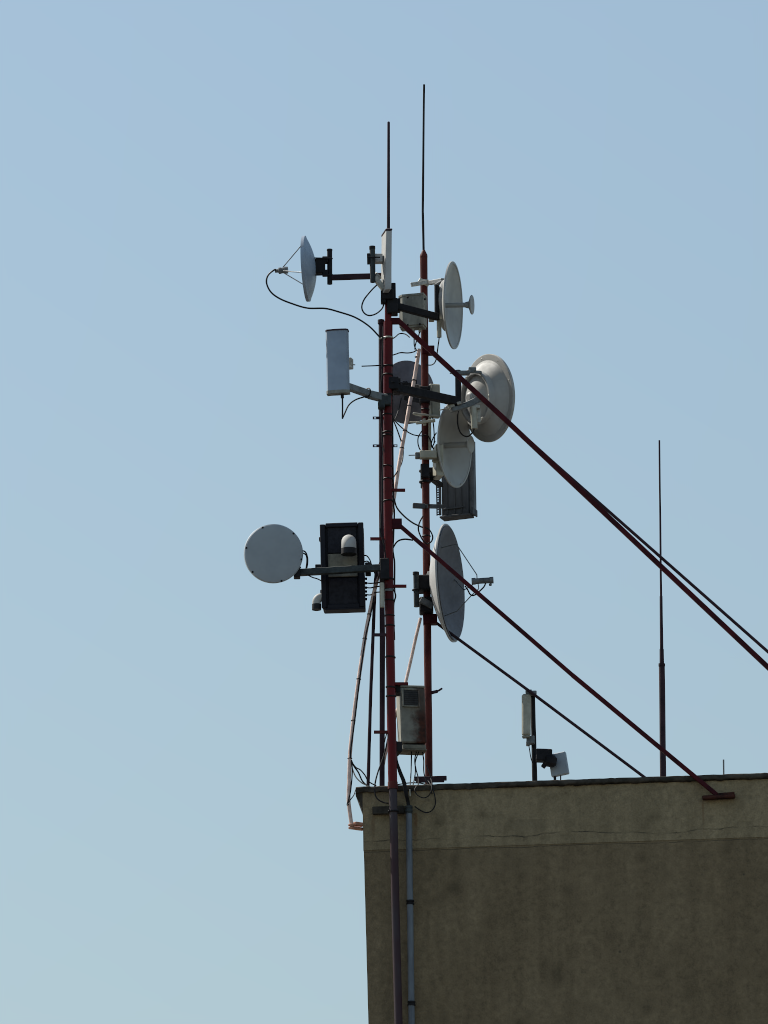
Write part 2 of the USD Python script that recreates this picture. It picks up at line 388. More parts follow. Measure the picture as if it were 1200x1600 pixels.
# ------------------------------------------------------------------ the two masts
FM, RM = -.13, .45
mast_px = [(606.5, 405), (606.5, 505), (605.8, 620), (605.5, 690), (606.5, 800), (608, 920), (610, 1030), (612, 1150), (613.8, 1226)]
def mast_at(py, y=FM):
    return P(np.interp(py, [q[1] for q in mast_px], [q[0] for q in mast_px]), py, y)
fm = thing('antenna_mast', 'red painted steel mast strapped to the front of the building corner', 'mast', P(622, 1600, FM))
obj('top_tube', cyl(mast_at(404), mast_at(520), 5.2 * K, 20), 'red_paint', fm)
obj('tube', tube([mast_at(y) for y in np.linspace(503, 1232, 16)], 7.0 * K, 20), 'red_paint', fm)
lo0, lo1 = mast_at(1230), P(623, 1610, FM)
obj('lower_tube', tube([lo0, P(617.5, 1400, FM), lo1, lo1 + (lo1 - P(617.5, 1400, FM)) * 9.0], 6.3 * K, 20), 'primer_grey', fm, label='unpainted lower tube down the wall')
obj('weld_collar', cyl(mast_at(1222), mast_at(1233), 7.7 * K, 20), 'rusty_red', fm)
MD = (mast_at(1200) - mast_at(500)) / np.linalg.norm(mast_at(1200) - mast_at(500))
for yy in (572, 586, 617, 648, 676, 681, 729, 749, 783, 905, 922, 938, 962, 978, 1027, 1074, 1088):
    obj('cable_tie', ring(mast_at(yy), MD + A([rng.normal(0, .06), rng.normal(0, .06), 0]), 7.3 * K, .0045 + .002 * rng.random(), 20, 6), 'cable', fm)
def tab(px0, px1, py, mat='red_paint', hole=None, th=4.0, name='step_tab', y=None, drop=0):
    w = abs(px1 - px0) * K
    poly = sbox(-w / 2, -th / 2 * KV, w / 2, th / 2 * KV)
    if hole is not None:
        hx = (hole - (px0 + px1) / 2) * K
        poly = poly.difference(sbox(hx - .007, -.0045, hx + .007, .0045))
    g = trimesh.creation.extrude_polygon(poly, .022 if hole is None else .006, engine='earcut')
    g.apply_translation([0, 0, -.011 if hole is None else -.003])
    yy = FM if y is None else y
    c = P((px0 + px1) / 2, py, yy)
    T = np.eye(4); T[:3, 0], T[:3, 1], T[:3, 2], T[:3, 3] = rgt, [0, 0, 1], np.cross(rgt, [0, 0, 1]), c
    g.apply_transform(T)
    return obj(name, g, mat, fm, smooth=False)
tab(582.5, 600, 653, 'purple_steel', 586); tab(582.5, 600, 696.5, 'purple_steel', 586.5); tab(611, 621, 696.5, 'purple_steel', 618)
tab(611, 633, 766); tab(578.5, 599, 842); tab(612, 635, 916); tab(606, 637.5, 1068.5); tab(584.5, 607, 1144, 'rusty_red'); tab(582, 606, 992, 'purple_steel')
obj('clip', cat(ring(mast_at(528), MD, 7.4 * K, .006, 20, 6), bar(P(592, 529, FM - .02), P(603, 527, FM - .035), .012, .012)), 'cream', fm, label='pale clip round cables')
obj('clip', cat(ring(mast_at(922), MD, 7.4 * K, .005, 20, 6), bar(P(601, 922, FM - .032), P(614, 922, FM - .032), .01, .012)), 'grey_steel', fm)
pt = thing('mast_stay_pipe', 'narrow dark pipe standing on the coping close behind the red mast', 'pipe', P(597, 1230, .06))
obj('tube', tube([P(597, 1230, .06), P(597.5, 1000, 0.03), P(596, 760, -.02), P(595.6, 505, -.06)], 4.1 * K, 14), 'purple_steel', pt)
obj('end_cap', cyl(P(595.4, 500, -.06), P(595.5, 506, -.06), 5.3 * K, 14), 'purple_steel', pt)
st = obj('mast_stay_pipe', tube([P(575, 1230, .10), P(579, 1090, .07), P(586, 915, .03), P(588, 893, .02)], 2.6 * K, 12), 'purple_steel', label='slim leaning stay pipe left of the paired mast pipes above the coping', category='pipe')

def rear_at(py, y=RM):
    return P(np.interp(py, [400, 560, 800, 1000, 1215], [662, 663.6, 665.6, 668, 670.2]), py, y)
rm = thing('antenna_mast', 'rusty red mast behind the parapet with a tapered top', 'mast', rear_at(1262))
obj('tube', tube([rear_at(y) for y in np.linspace(401, 1262, 14)], 5.9 * K, 20), 'rusty_red', rm)
obj('tapered_cap', tube([rear_at(402), rear_at(398), rear_at(391)], [6.2 * K, 5.8 * K, 2.2 * K], 20), 'rusty_red', rm)
obj('base_angle', cat(bar(P(648, 1217, RM - .05), P(698, 1216, RM - .05), .05, .024), bar(P(650, 1219.5, RM - .078), P(694, 1218.6, RM - .078), .006, .034)), 'purple_steel', rm)
obj('stub_bracket', cat(bar(P(672, 1083, RM), P(684, 1080, RM - .03), .012, .022), bar(P(684, 1080, RM - .03), P(691, 1075.5, RM - .05), .012, .012)), 'purple_steel', rm)
for yy in (616, 640, 790, 838):
    obj('cable_tie', ring(rear_at(yy), MD, 6.2 * K, .005, 20, 6), 'cable', rm)

# whips
w1 = thing('whip_antenna', 'shorter thick dark whip rising behind the white side-lit panel', 'antenna', P(606.5, 404, FM + .02))
obj('rod', steps(P(606.8, 430, FM + .045), P(607.2, 190, FM + .045), [(0, 2.6 * K), (.42, 2.4 * K), (.995, 2.1 * K), (1, 1.2 * K)]), 'purple_steel', w1)
w2 = thing('whip_antenna', 'tallest thin black whip on top of the rusty rear mast', 'antenna', rear_at(395))
obj('rod', tube([rear_at(396), P(660.6, 330, RM), P(661.4, 240, RM), P(662.6, 132, RM)], [1.9 * K, 1.8 * K, 1.7 * K, 1.6 * K], 10), 'dark_steel', w2)
w3 = thing('whip_antenna', 'stepped telescopic whip standing alone behind the parapet on the right', 'antenna', P(1036.5, 1262, .8))
obj('rod', steps(P(1036.6, 1262, .8), P(1030.2, 688, .8), [(0, 4.9 * K), (.385, 4.7 * K), (.387, 3.5 * K), (.428, 3.4 * K), (.430, 2.6 * K), (.572, 2.3 * K), (.574, 1.7 * K), (1, 1.3 * K)]), 'purple_steel', w3)
obj('joint_ring', cyl(P(1034, 1041, .8), P(1034, 1037, .8), 5.2 * K, 14), 'purple_steel', w3)
obj('roof_rod', cyl(P(1131.5, 1262, 1.2), P(1130.5, 1187, 1.2), 1.5 * K, 10), 'grey_steel', label='short thin grey rod poking above the parapet far right', category='rod')

# ------------------------------------------------------------------ diagonal braces
b1 = thing('diagonal_brace', 'thick dark red brace from the top of the front mast down to the right', 'brace', mast_at(503))
a0, a1 = P(621, 500, FM), P(1200, 1042.5, -.30); a2 = a1 + (a1 - P(800, 665, -.18)) * .52
obj('bar', cat(bar(a0, P(800, 665.5, -.18), 7.4 * K, 7.4 * K), bar(P(799, 664.6, -.18), a2, 7.4 * K, 7.4 * K)), 'brace_red', b1)
obj('mast_lug', cbox(17 * K, .03, 9.5 * K, .003, rot(P(616.5, 502, FM), 0)), 'brace_red', b1)
obj('wall_plate', cbox(.24, .012, .05, .003, rot(a2, math.degrees(THETA))), 'brace_red', b1)
b2 = thing('diagonal_brace', 'thin dark brace from the rear mast running just above the thick one', 'brace', rear_at(547))
c0, cm, c1 = P(674, 550.5, RM), P(860, 718.5, .49), P(1200, 1018.5, .55); c2 = c1 + (c1 - cm) * .72
obj('rod', tube([c0, cm, c1, c2], 2.5 * K, 12), 'purple_steel', b2)
obj('mast_lug', cbox(20 * K, .07, 13 * K, .003, rot(P(669, 548, RM), 0)), 'brace_red', b2)
b3 = thing('diagonal_brace', 'dark red brace from the middle of the front mast to a rusty wall plate', 'brace', mast_at(820))
e3 = PW(1120, 1242, .03)
obj('bar', cat(bar(P(622, 819, FM), P(895, 1055.5, (FM + e3[1]) / 2 - .0), 6.0 * K, 6.0 * K), bar(P(894, 1054.7, (FM + e3[1]) / 2), e3, 6.4 * K, 6.4 * K)), 'brace_red', b3)
obj('mast_lug', cbox(20 * K, .03, 16 * K, .003, rot(P(618, 818.5, FM), 0)), 'brace_red', b3)
obj('wall_plate', cat(cbox(.225, .05, .026, .006, rot(PW(1123, 1245.5, .026), math.degrees(THETA), 0, -1.2)), cbox(.13, .03, .016, .004, rot(PW(1133, 1240.8, .02), math.degrees(THETA), 0, -3))), 'rusty_plate', b3)
b4 = thing('diagonal_brace', 'thin dark brace from the rear mast behind the lowest dish down to the roof', 'brace', rear_at(969))
obj('rod', cat(cyl(P(680, 972, RM), P(830, 1082, .47), 2.4 * K, 12), cyl(P(829.5, 1081.6, .47), P(1045, 1243, .5), 2.4 * K, 12)), 'purple_steel', b4)
obj('mast_lug', cbox(22 * K, .07, 15 * K, .003, rot(P(672, 968.5, RM), 0)), 'brace_red', b4)

# ------------------------------------------------------------------ A: small dish at top left, edge on
tA = thing('dish_antenna', 'small white dish seen edge-on at top left with feed on thin struts', 'dish antenna', P(515, 432, FM + .01))
nA = facing(.10, 184.0, False); oA = P(477.5, 420, FM)
obj('dish', bowl(oA, nA, 50 * K, 13 * K, .016, .018), 'panel_white', tA)
FA = frame(nA, oA)
def inA(x, y, z): return FA[:3, 3] + FA[:3, 0] * x + FA[:3, 1] * y + FA[:3, 2] * z
feed = oA + nA * 36 * K
obj('feed_horn', lathe([[0, -.035], [.024, -.035], [.026, -.012], [.020, -.010], [.020, .010], [.023, .012], [.023, .028], [.013, .034], [.013, .055], [0, .055]], feed, nA, 20), 'grey_steel', tA)
for ang, mt in ((90, 'grey_steel'), (205, 'white_paint'), (335, 'grey_steel')):
    c, s = math.cos(math.radians(ang)), math.sin(math.radians(ang))
    obj('strut', tube([inA(.195 * c, .195 * s, .004), oA + nA * 36 * K + FA[:3, 0] * c * .022 + FA[:3, 1] * s * .022], .0045, 8), mt, tA)
bk = oA - nA * 15 * K
obj('hub', cat(disc(bk + nA * .012, -nA, 19 * K, .022), cbox(16 * K, .07, 24 * K, .006, rot(P(500, 417, FM + .01), 2))), 'dark_steel', tA)
obj('hub_clamp', cat(cbox(9 * K, .05, 10 * K, .004, rot(P(508, 406.5, FM), 0)), cbox(9 * K, .05, 9 * K, .004, rot(P(508, 427, FM), 0)), cyl(P(490, 403, FM - .03), P(520, 404, FM - .03), .006, 8), cyl(P(490, 430, FM - .03), P(520, 429, FM - .03), .006, 8)), 'dark_steel', tA)
obj('mount_pipe', cyl(P(515.2, 444, FM + .01), P(515.0, 390, FM + .01), 4.0 * K, 16), 'dark_steel', tA)
obj('pipe_cap', cyl(P(515.0, 392, FM + .01), P(515.0, 389.6, FM + .01), 4.4 * K, 16), 'dark_steel', tA)
obj('arm', bar(P(517, 433.6, FM + .01), P(600, 431, FM + .03), 7.6 * K, 8.2 * K), 'purple_steel', tA)
obj('cable', tube([feed + nA * .05, P(429, 421.5, FM), P(419, 430, FM), P(416.5, 442, FM), P(423, 456, FM), P(436, 466, FM), P(455, 474, FM), P(480, 481.3, FM), P(508, 482, FM), P(530, 487.5, FM), P(555, 496, FM - .02), P(577, 510, FM - .04), P(594, 527.5, FM - .03)], .0072, 8, True), 'cable', tA)

# ------------------------------------------------------------------ B: white panel in front of the mast top
tB = thing('panel_antenna', 'tall white panel with sunlit left side at the front mast top', 'panel antenna', P(604, 455, FM - .05))
gx, gy = A([1, 0.03, 0.]), A([-.205, .97, 0.])                      # across the narrow face, along the wide face going away
hB = 93 * KV
def boxframe(o, ex, ey, ez=(0, 0, 1)):
    T = np.eye(4); T[:3, 0], T[:3, 1], T[:3, 2], T[:3, 3] = A(ex) / np.linalg.norm(ex), A(ey) / np.linalg.norm(ey), ez, o
    return T
ezB = (P(606.5, 358, FM - .12) - P(605.4, 454, FM - .12)); ezB /= np.linalg.norm(ezB)
TBp = boxframe(P(607.2, 406, FM - .155), gx, gy, ezB); TBp[:3, 3] += TBp[:3, 1] * .075
bx = cbox(9.6 * K, .15, hB, .004); bx.apply_transform(TBp); obj('radome_shell', bx, 'white_paint', tB)
cp = cbox(10.6 * K, .154, .014, .003); cp.apply_transform(TBp); cp.apply_translation(ezB * (hB / 2 + .008)); obj('end_cap', cp, 'purple_steel', tB)
obj('mount_pipe', cyl(P(582.6, 441, FM - .10), P(581.6, 386, FM - .10), 4.3 * K, 16), 'green_steel', tB)
obj('pipe_cap', cyl(P(581.6, 389.5, FM - .10), P(581.5, 385, FM - .10), 4.8 * K, 16), 'dark_steel', tB)
obj('clamp', cat(cbox(9 * K, .06, 15 * K, .003, rot(P(578, 404.5, FM - .08), 0)), cyl(P(574, 402, FM - .13), P(594, 402, FM - .13), .006, 8)), 'dark_steel', tB)
obj('clamp_plate', cbox(14 * K, .06, 13.5 * K, .003, rot(P(591, 404.5, FM - .07), 0)), 'white_paint', tB)
obj('tilt_arm', cat(bar(P(585, 433, FM - .09), P(600, 452, FM - .08), .035, .035), bar(P(586, 428, FM - .07), P(594, 436, FM - .07), .03, .03)), 'bright_steel', tB)
obj('mast_clamp', cat(cbox(20 * K, .10, 17 * K, .005, rot(P(605, 462, FM - .02), 0)), cbox(7 * K, .09, 28 * K, .004, rot(P(615, 458, FM), 0)), cbox(8 * K, .06, 9 * K, .004, rot(P(599, 470, FM - .03), 0))), 'dark_steel', tB)
obj('cable', tube([P(589, 445, FM - .09), P(580, 454, FM - .09), P(569, 468, FM - .09), P(565.3, 480, FM - .09), P(569, 489, FM - .08), P(577, 493, FM - .07), P(588, 490, FM - .05), P(597, 482, FM - .03), P(600, 474, FM - .03)], .0062, 8, True), 'cable', tB)

# ------------------------------------------------------------------ C: white panel on the left of the mast
tC = thing('panel_antenna', 'pale rectangular panel with rounded edges left of the front mast on a grey arm', 'panel antenna', P(528, 613, FM - .30))
yC = FM - .29
ezC = P(526.5, 518, yC) - P(528.3, 611, yC); hC = np.linalg.norm(ezC); ezC /= hC
TC = boxframe(P(527.4, 564.5, yC), A([.985, -.16, 0]), A([.16, .985, 0]), ezC)
prof = Polygon([(-.077, .03), (-.077, -.012), (-.066, -.026), (-.03, -.030), (.03, -.030), (.066, -.026), (.077, -.012), (.077, .03)])
g = trimesh.creation.extrude_polygon(prof, hC, engine='earcut'); g.apply_translation([0, 0, -hC / 2]); g.apply_transform(TC)
obj('radome_shell', g, 'panel_white', tC, smooth=40)
pc = prof.buffer(.003)
for nm, zz, t, mt in (('top_cap', hC / 2, .010, 'purple_steel'), ('bottom_cap', -hC / 2 - .022, .022, 'box_grey')):
    g = trimesh.creation.extrude_polygon(pc, t, engine='earcut'); g.apply_translation([0, 0, zz]); g.apply_transform(TC)
    obj(nm, g, mt, tC, smooth=40)
obj('rear_bracket', cat(cbox(7 * K, .05, 17 * K, .003, rot(P(547, 568, yC + .06), -20)), cyl(P(545, 569, yC + .05), P(555, 570, yC + .05), .005, 8)), 'bright_steel', tC)
obj('arm', cat(bar(P(543, 604, yC + .05), P(580, 617, FM - .10), .045, .045), bar(P(577, 616.5, FM - .11), P(603, 623, FM - .02), .05, .052)), 'grey_steel', tC)
obj('mast_clamp', cat(cbox(20 * K, .09, 16 * K, .005, rot(P(601, 627, FM - .03), 0)), cbox(11 * K, .06, 10 * K, .005, rot(P(596, 634, FM - .05), 0))), 'green_steel', tC)
obj('cable_tie', ring(P(574, 614, FM - .13), P(580, 617, FM - .10) - P(543, 604, yC + .05), .033, .005), 'cable', tC)
obj('connector', cyl(P(534.7, 613, yC), P(535, 622, yC), .011, 10), 'black_plastic', tC)
obj('cable', cat(tube([P(535, 620, yC), P(535.2, 636, yC), P(535, 654, yC)], .0062, 8), tube([P(535, 654, yC), P(539, 645, yC + .02), P(545, 633, yC + .05), P(555, 625, yC + .08), P(568, 620.5, yC + .12), P(574, 620, yC + .14)], .0062, 8, True)), 'cable', tC)
obj('side_rod', cyl(P(565, 572.3, FM - .03), P(614, 570, FM - .03), .0052, 8), 'dark_steel', label='thin horizontal rod sticking out left of the front mast', category='rod')

# ------------------------------------------------------------------ D: round radome disc, with the arm that carries it
tD = thing('dish_antenna', 'flat round grey radome disc facing the viewer at far left', 'dish antenna', P(465, 896, .0))
nD = facing(.988, 15.0); oD = P(428, 865, -.10)
obj('radome_disc', lathe([[0, .010], [.10, .010], [.17, .007], [.198, .002], [.205, -.006], [.205, -.045], [.15, -.07], [0, -.09]], oD, nD, 64), 'radome', tD)
FD = frame(nD, oD)
for a in (47, 73 + 42, 170, 222, 287, 350):
    c, s = math.cos(math.radians(a)), math.sin(math.radians(a))
    obj('bolt', disc(oD + FD[:3, 0] * .196 * c + FD[:3, 1] * .196 * s + nD * .006, nD, .0075, .012, 8), 'dark_steel', tD)
obj('arm', bar(P(462, 895, .02), P(606, 886.5, FM - .02), 10 * K, 10 * K), 'green_steel', tD)
obj('arm_clamp', cbox(10 * K, .07, 13 * K, .004, rot(P(464, 897, .0), 0)), 'dark_steel', tD)
obj('arm_clamp', cbox(9 * K, .06, 12 * K, .004, rot(P(497, 889, .02), 0)), 'dark_steel', tD)
obj('arm_clamp', cbox(9 * K, .05, 20 * K, .004, rot(P(575, 889.5, -.06), 0)), 'dark_steel', tD)
obj('rear_mount', cat(bar(oD - nD * .06, P(466, 893, .0), .06, .06), ), 'dark_steel', tD)
obj('mast_clamp', cbox(14 * K, .10, 34 * K, .005, rot(P(601, 891, FM - .01), 0)), 'dark_steel', tD)
for i, dx in enumerate((0, 3.5)):
    obj('cable', tube([P(472, 860 + dx, -.02), P(477.5, 863 + dx, -.01), P(480.5 - dx * .3, 872, .0), P(480 - dx * .3, 884, .0), P(477, 893, .02)], .0062, 8, True), 'cable', tD)
obj('cable', tube([P(478, 897, -.01), P(488, 902, .0), P(496, 904.5, .02), P(503, 908, .04)], .005, 8, True), 'cable', tD)

# ------------------------------------------------------------------ E: black cabinet
tE = thing('equipment_cabinet', 'black framed cabinet with beige plate and vent hoods on the left arm', 'cabinet', P(535, 952, .12))
yE = .06
ezE = P(533.5, 817, yE) - P(536.6, 951.5, yE); hE = np.linalg.norm(ezE); ezE /= hE
wE = 68 * K
TE = boxframe(P(535.2, 884, yE), A([.9975, -.07, 0]), A([.07, .9975, 0]), ezE)
def inE(sx, sy, sz, x, y, z, c=.004):
    g = cbox(sx, sy, sz, c); g.apply_translation([x, y, z]); g.apply_transform(TE); return g
obj('body', inE(wE - .012, .13, hE - .012, 0, .075, 0, .006), 'cabinet_black', tE)
obj('frame', cat(inE(.036, .03, hE - .02, -wE / 2 + .018, 0, 0), inE(.036, .03, hE - .012, wE / 2 - .018, 0, .002), inE(wE - .078, .028, .030, 0, .001, hE / 2 - .017), inE(wE - .078, .028, .032, 0, .001, -hE / 2 + .017)), 'cabinet_black', tE)
obj('inset_panel', inE(wE - .10, .010, hE * .30, 0, .004, hE * .30), 'cabinet_panel', tE)
obj('inset_panel', inE(wE - .10, .010, hE * .33, 0, .004, -hE * .305), 'cabinet_panel', tE)
obj('plate', inE(46 * K, .012, 36 * KV, .002, -.004, .003), 'label_beige', tE)
obj('drip_edge', inE(wE - .02, .05, .014, .012, .0, -hE / 2 - .004), 'cabinet_black', tE)
obj('hinge', cat(*[inE(.012, .04, .028, -wE / 2 - .003, .02, z) for z in (.2, -.18)]), 'cabinet_black', tE)
def elbow(p0, d, R, r, name, drop):
    """A bent vent pipe: leaves along d, turns down, ends in a dark mouth."""
    d = A(d) / np.linalg.norm(d)
    pts = [p0] + [p0 + d * (.02 + R * math.sin(t)) + A([0, 0, -R * (1 - math.cos(t))]) for t in np.linspace(0, math.pi / 2, 8)]
    pts.append(pts[-1] + A([0, 0, -drop]))
    h = obj(name, tube(pts, r, 20), 'white_paint', tE)
    e = pts[-1]
    obj('mouth', cat(cyl(e + A([0, 0, .006]), e + A([0, 0, -.034]), r * 1.06, 20)), 'black_plastic', h)
elbow(P(545, 848.5, yE - .03), A([0, -1, 0]), .05, .0515, 'vent_hood', .018)
elbow(P(507, 933.5, yE + .03), A([-1, -.1, 0]), .036, .030, 'vent_hood', .020)
for yy in (904, 911, 918, 924, 930, 936):
    obj('connector', cyl(P(567, yy, yE + .03), P(573.5, yy + .3, yE + .03), .009, 8), 'black_plastic', tE)
for y0, y1 in ((911, 911), (918, 917), (929, 926)):
    obj('cable', tube([P(572, y0, yE + .03), P(579, y0 + .5, yE), P(586, y1, .0), P(594, y1 - 1, -.05)], .0055, 8, True), 'cable', tE)
obj('cable', tube([P(567, 868, yE), P(573, 868.5, yE), P(578, 875, yE - .02), P(581, 883, yE - .05), P(588, 893, -.08), P(592, 904, -.08)], .005, 8, True), 'cable', tE)
obj('cable', tube([P(568, 878, yE - .03), P(574, 877, yE - .05), P(579, 881, yE - .08), P(584, 890, -.06), P(587, 903, -.04)], .005, 8, True), 'cable', tE)

# ------------------------------------------------------------------ I1: top right dish
def mount_pipe(t, px, py0, py1, y, r, mat='dark_steel'):
    obj('mount_pipe', cyl(P(px + .4, py1, y), P(px, py0, y), r * K, 16), mat, t)
t1 = thing('dish_antenna', 'upper white dish facing right with mushroom feed beside the rear mast top', 'dish antenna', P(682, 497, .30))
n1 = facing(.215, 1.2); o1 = P(708.5, 477, .12)
obj('dish', bowl(o1, n1, 67.5 * K, 13 * K, .008, .016), 'dish_grey', t1)
obj('rear_drum', lathe([[0, -.092], [.125, -.092], [.140, -.086], [.146, -.074], [.172, -.072], [.180, -.064], [.182, -.045], [.0, -.06]], o1, n1, 48), 'white_paint', t1)
ap = o1 - n1 * 13 * K
obj('feed_tube', cyl(ap, o1 + n1 * 24 * K, 3.9 * K, 16), 'dish_grey', t1)
obj('sub_reflector', lathe([[0, -.045], [.020, -.045], [.026, -.02], [.064, -.006], [.070, 0], [.066, .006], [0, .010]], o1 + n1 * 29.5 * K, n1, 32), 'dish_grey', t1)
mount_pipe(t1, 682.6, 446.5, 500, -.02, 4.1)
obj('clamp', cat(bar(P(642, 445, RM - .11), P(667, 441, RM - .08), .014, .03), ring(P(662.5, 440, RM), MD, .036, .007), bar(P(655, 437, RM - .05), P(670, 445, RM - .06), .02, .03), bar(P(664, 442, RM - .06), P(679, 443, RM - .06), .010, .010)), 'bright_steel', t1)
obj('tilt_link', cat(bar(P(672, 442, RM - .06), P(692, 438, .10), .03, .03), bar(P(680, 446, .0), P(690, 440, .08), .02, .02)), 'grey_steel', t1)
obj('radio_tube', cyl(P(686.3, 527, -.0), P(686, 499, -.0), 3.7 * K, 16), 'cream', t1)
obj('lower_clamp', cat(cbox(9 * K, .05, 7 * K, .004, rot(P(674, 498.5, .03), 0))), 'cream', t1)
obj('arm', bar(P(612, 476.5, FM), P(684, 495.5, -.04), .04, .047), 'dark_steel', t1)
obj('mast_clamp', cat(cbox(17 * K, .10, 24 * K, .005, rot(P(613, 480, FM), 0)), cbox(9 * K, .07, 20 * K, .004, rot(P(621, 477.5, FM + .05), 0))), 'dark_steel', t1)
obj('cable', tube([P(686.3, 527, .0), P(685, 537, .05), P(683.5, 548, .12), P(682.5, 558, .2), P(679, 567, .3), P(673, 570.5, .40), P(666, 570, .41)], .005, 8, True), 'cable', t1)

# ------------------------------------------------------------------ I2: grey junction box
t2 = thing('junction_box', 'weathered grey box with chamfered side between the two mast tops', 'junction box', P(645, 516, .35))
hb = 53 * KV
poly = Polygon([(-.092, .05), (-.092, -.02), (-.060, -.05), (.092, -.05), (.092, .05)])
g = trimesh.creation.extrude_polygon(poly, hb - .03, engine='earcut'); T2 = rot(P(644.5, 488, .35), -14); g.apply_translation([0, 0, -hb / 2 + .015]); g.apply_transform(T2)
obj('body', g, 'box_grey', t2, smooth=False)
for s_, nm in ((1, 'lid'), (-1, 'bottom_plate')):
    g = trimesh.creation.extrude_polygon(poly.buffer(.003 if s_ > 0 else -.006), .014, engine='earcut'); g.apply_translation([0, 0, s_ * (hb / 2 - .008) - .007]); g.apply_transform(T2)
    obj(nm, g, 'box_grey', t2, smooth=False)
for px, py in ((637, 464), (664, 467), (637, 507), (656, 506)):
    obj('screw', disc(P(px, py, .262), A([0, -1, 0]), .008, .012, 8), 'dark_steel', t2)
for px in (646, 656):
    obj('gland', cyl(P(px, 513, .33), P(px, 519, .33), .010, 10), 'bright_steel', t2)
obj('cable', tube([P(646, 518, .33), P(647, 528, .33), P(647.5, 540, .33), P(651, 548, .33)], .005, 8, True), 'cable', t2)
obj('cable', tube([P(656, 518, .33), P(653, 528, .31), P(649.5, 537, .3), P(648, 546, .3)], .005, 8, True), 'cable', t2)

# ------------------------------------------------------------------ I3: big drum dish seen from behind
t3 = thing('dish_antenna', 'large white dish seen from behind with sunlit bowl and ring mount', 'dish antenna', P(715, 630, .30))
n3 = facing(.565, -1.0, False); o3 = P(762.5, 622, .56)
R3 = 70 * K
prof3 = [[0, -.138], [.05, -.134], [.10, -.118], [.150, -.094], [.187, -.070], [.225, -.040], [.252, -.014], [.262, -.006], [R3 - .006, -.004], [R3, .0], [R3, .014], [R3 - .01, .016]] + [[R3 * .94 * x, .012 - .105 * (1 - x * x)] for x in np.linspace(1, 0, 10)]
obj('dish', lathe(prof3, o3, n3, 72), 'white_paint', t3)
obj('mount_ring', lathe([[.163, -.080], [.163, -.112], [.167, -.118], [.183, -.118], [.187, -.112], [.187, -.060], [.163, -.080]], o3, n3, 56), 'white_paint', t3)
F3 = frame(n3, o3)
def in3(a, r, z):
    c, s = math.cos(math.radians(a)), math.sin(math.radians(a))
    return F3[:3, 3] + F3[:3, 0] * r * c + F3[:3, 1] * r * s + F3[:3, 2] * z
for a in range(0, 360, 40):
    obj('rim_bolt', disc(in3(a + 8, R3 - .025, -.006), -n3, .0065, .008, 8), 'bright_steel', t3)
for a in range(10, 360, 60):
    obj('ring_bolt', disc(in3(a, .175, -.120), -n3, .009, .012, 8), 'bright_steel', t3)
obj('hub', lathe([[0, -.12], [.040, -.12], [.038, -.160], [.024, -.172], [0, -.172]], o3, n3, 24), 'white_paint', t3)
mount_pipe(t3, 715.6, 579, 634, .32, 4.6)
obj('arm', bar(P(612, 605, FM), P(717, 628, 0.30), .048, .058), 'dark_steel', t3)
obj('mast_clamp', cat(cbox(20 * K, .10, 20 * K, .005, rot(P(613, 601, FM + .02), 0)), cbox(12 * K, .08, 24 * K, .005, rot(P(620, 604, FM + .06), 0)), cyl(P(612, 596, FM - .05), P(632, 599, FM + .05), .007, 8)), 'dark_steel', t3)
obj('upper_link', cat(cbox(24 * K, .045, 6 * K, .003, rot(P(722, 583, 0.31), 8, 0, -3)), bar(P(730, 580, 0.31), P(752, 582, 0.40), .018, .02), cbox(12 * K, .05, 7 * K, .004, rot(P(738, 578, 0.36), 0))), 'grey_steel', t3)
obj('lower_link', cat(bar(P(705, 641, 0.27), P(730, 634, 0.31), .05, .03), bar(P(726, 634, 0.31), P(752, 622, 0.40), .055, .042)), 'grey_steel', t3)
for g in (bar(P(700, 636, 0.26), P(710, 633, 0.26), .025, .025), bar(P(714, 631, 0.26), P(720, 629, 0.26), .022, .022), cyl(P(703, 583.5, 0.30), P(712, 583, 0.31), .005, 8), cyl(P(686, 641, 0.27), P(706, 637, 0.27), .005, 8)):
    obj('clamp_bolt', g, 'bright_steel', t3)
obj('radio_tube', cyl(P(741.5, 670, 0.33), P(739.5, 636, 0.33), 5.0 * K, 18), 'cream', t3)
obj('radio_bracket', cat(cbox(6 * K, .05, 24 * K, .003, rot(P(748, 650, 0.38), 0)), cbox(10 * K, .07, 6 * K, .003, rot(P(745, 637, 0.36), 0))), 'bright_steel', t3)
obj('cable', tube([P(741, 670, 0.33), P(738, 676, 0.34), P(732, 681.5, 0.40), P(725, 681, 0.40), P(719, 675, 0.40), P(715.5, 664, 0.40), P(715, 652, 0.41), P(716, 641, 0.42)], .0062, 8, True), 'cable', t3)

# ------------------------------------------------------------------ I4: dish back between the masts
t4 = thing('dish_antenna', 'dark grey dish seen from behind between the two masts', 'dish antenna', P(650, 615, .55))
n4 = facing(.86, 185, False); o4 = P(635.5, 613, .75)
obj('dish', bowl(o4, n4, 49 * K, .06, .010, .014), 'dull_dish', t4)
obj('back_mount', cat(disc(o4 - n4 * .052, -n4, .055, .03), cbox(8 * K, .07, 20 * K, .004, rot(P(633, 607, .66), 0)), cbox(7 * K, .07, 17 * K, .004, rot(P(648, 603, .64), 0)), bar(P(633, 622, .62), P(664, 628, .50), .03, .03), bar(P(632, 600, .62), P(664, 607, .50), .03, .03)), 'dark_steel', t4)
for py in (609, 628):
    obj('mast_clamp', cbox(17 * K, .10, 6 * K, .004, rot(P(664, py, RM), 0)), 'dark_steel', t4)
obj('cable', tube([P(627, 622, .63), P(623, 640, .55), P(617, 655, .4), P(614, 650, .1)], .005, 8, True), 'cable', t4)

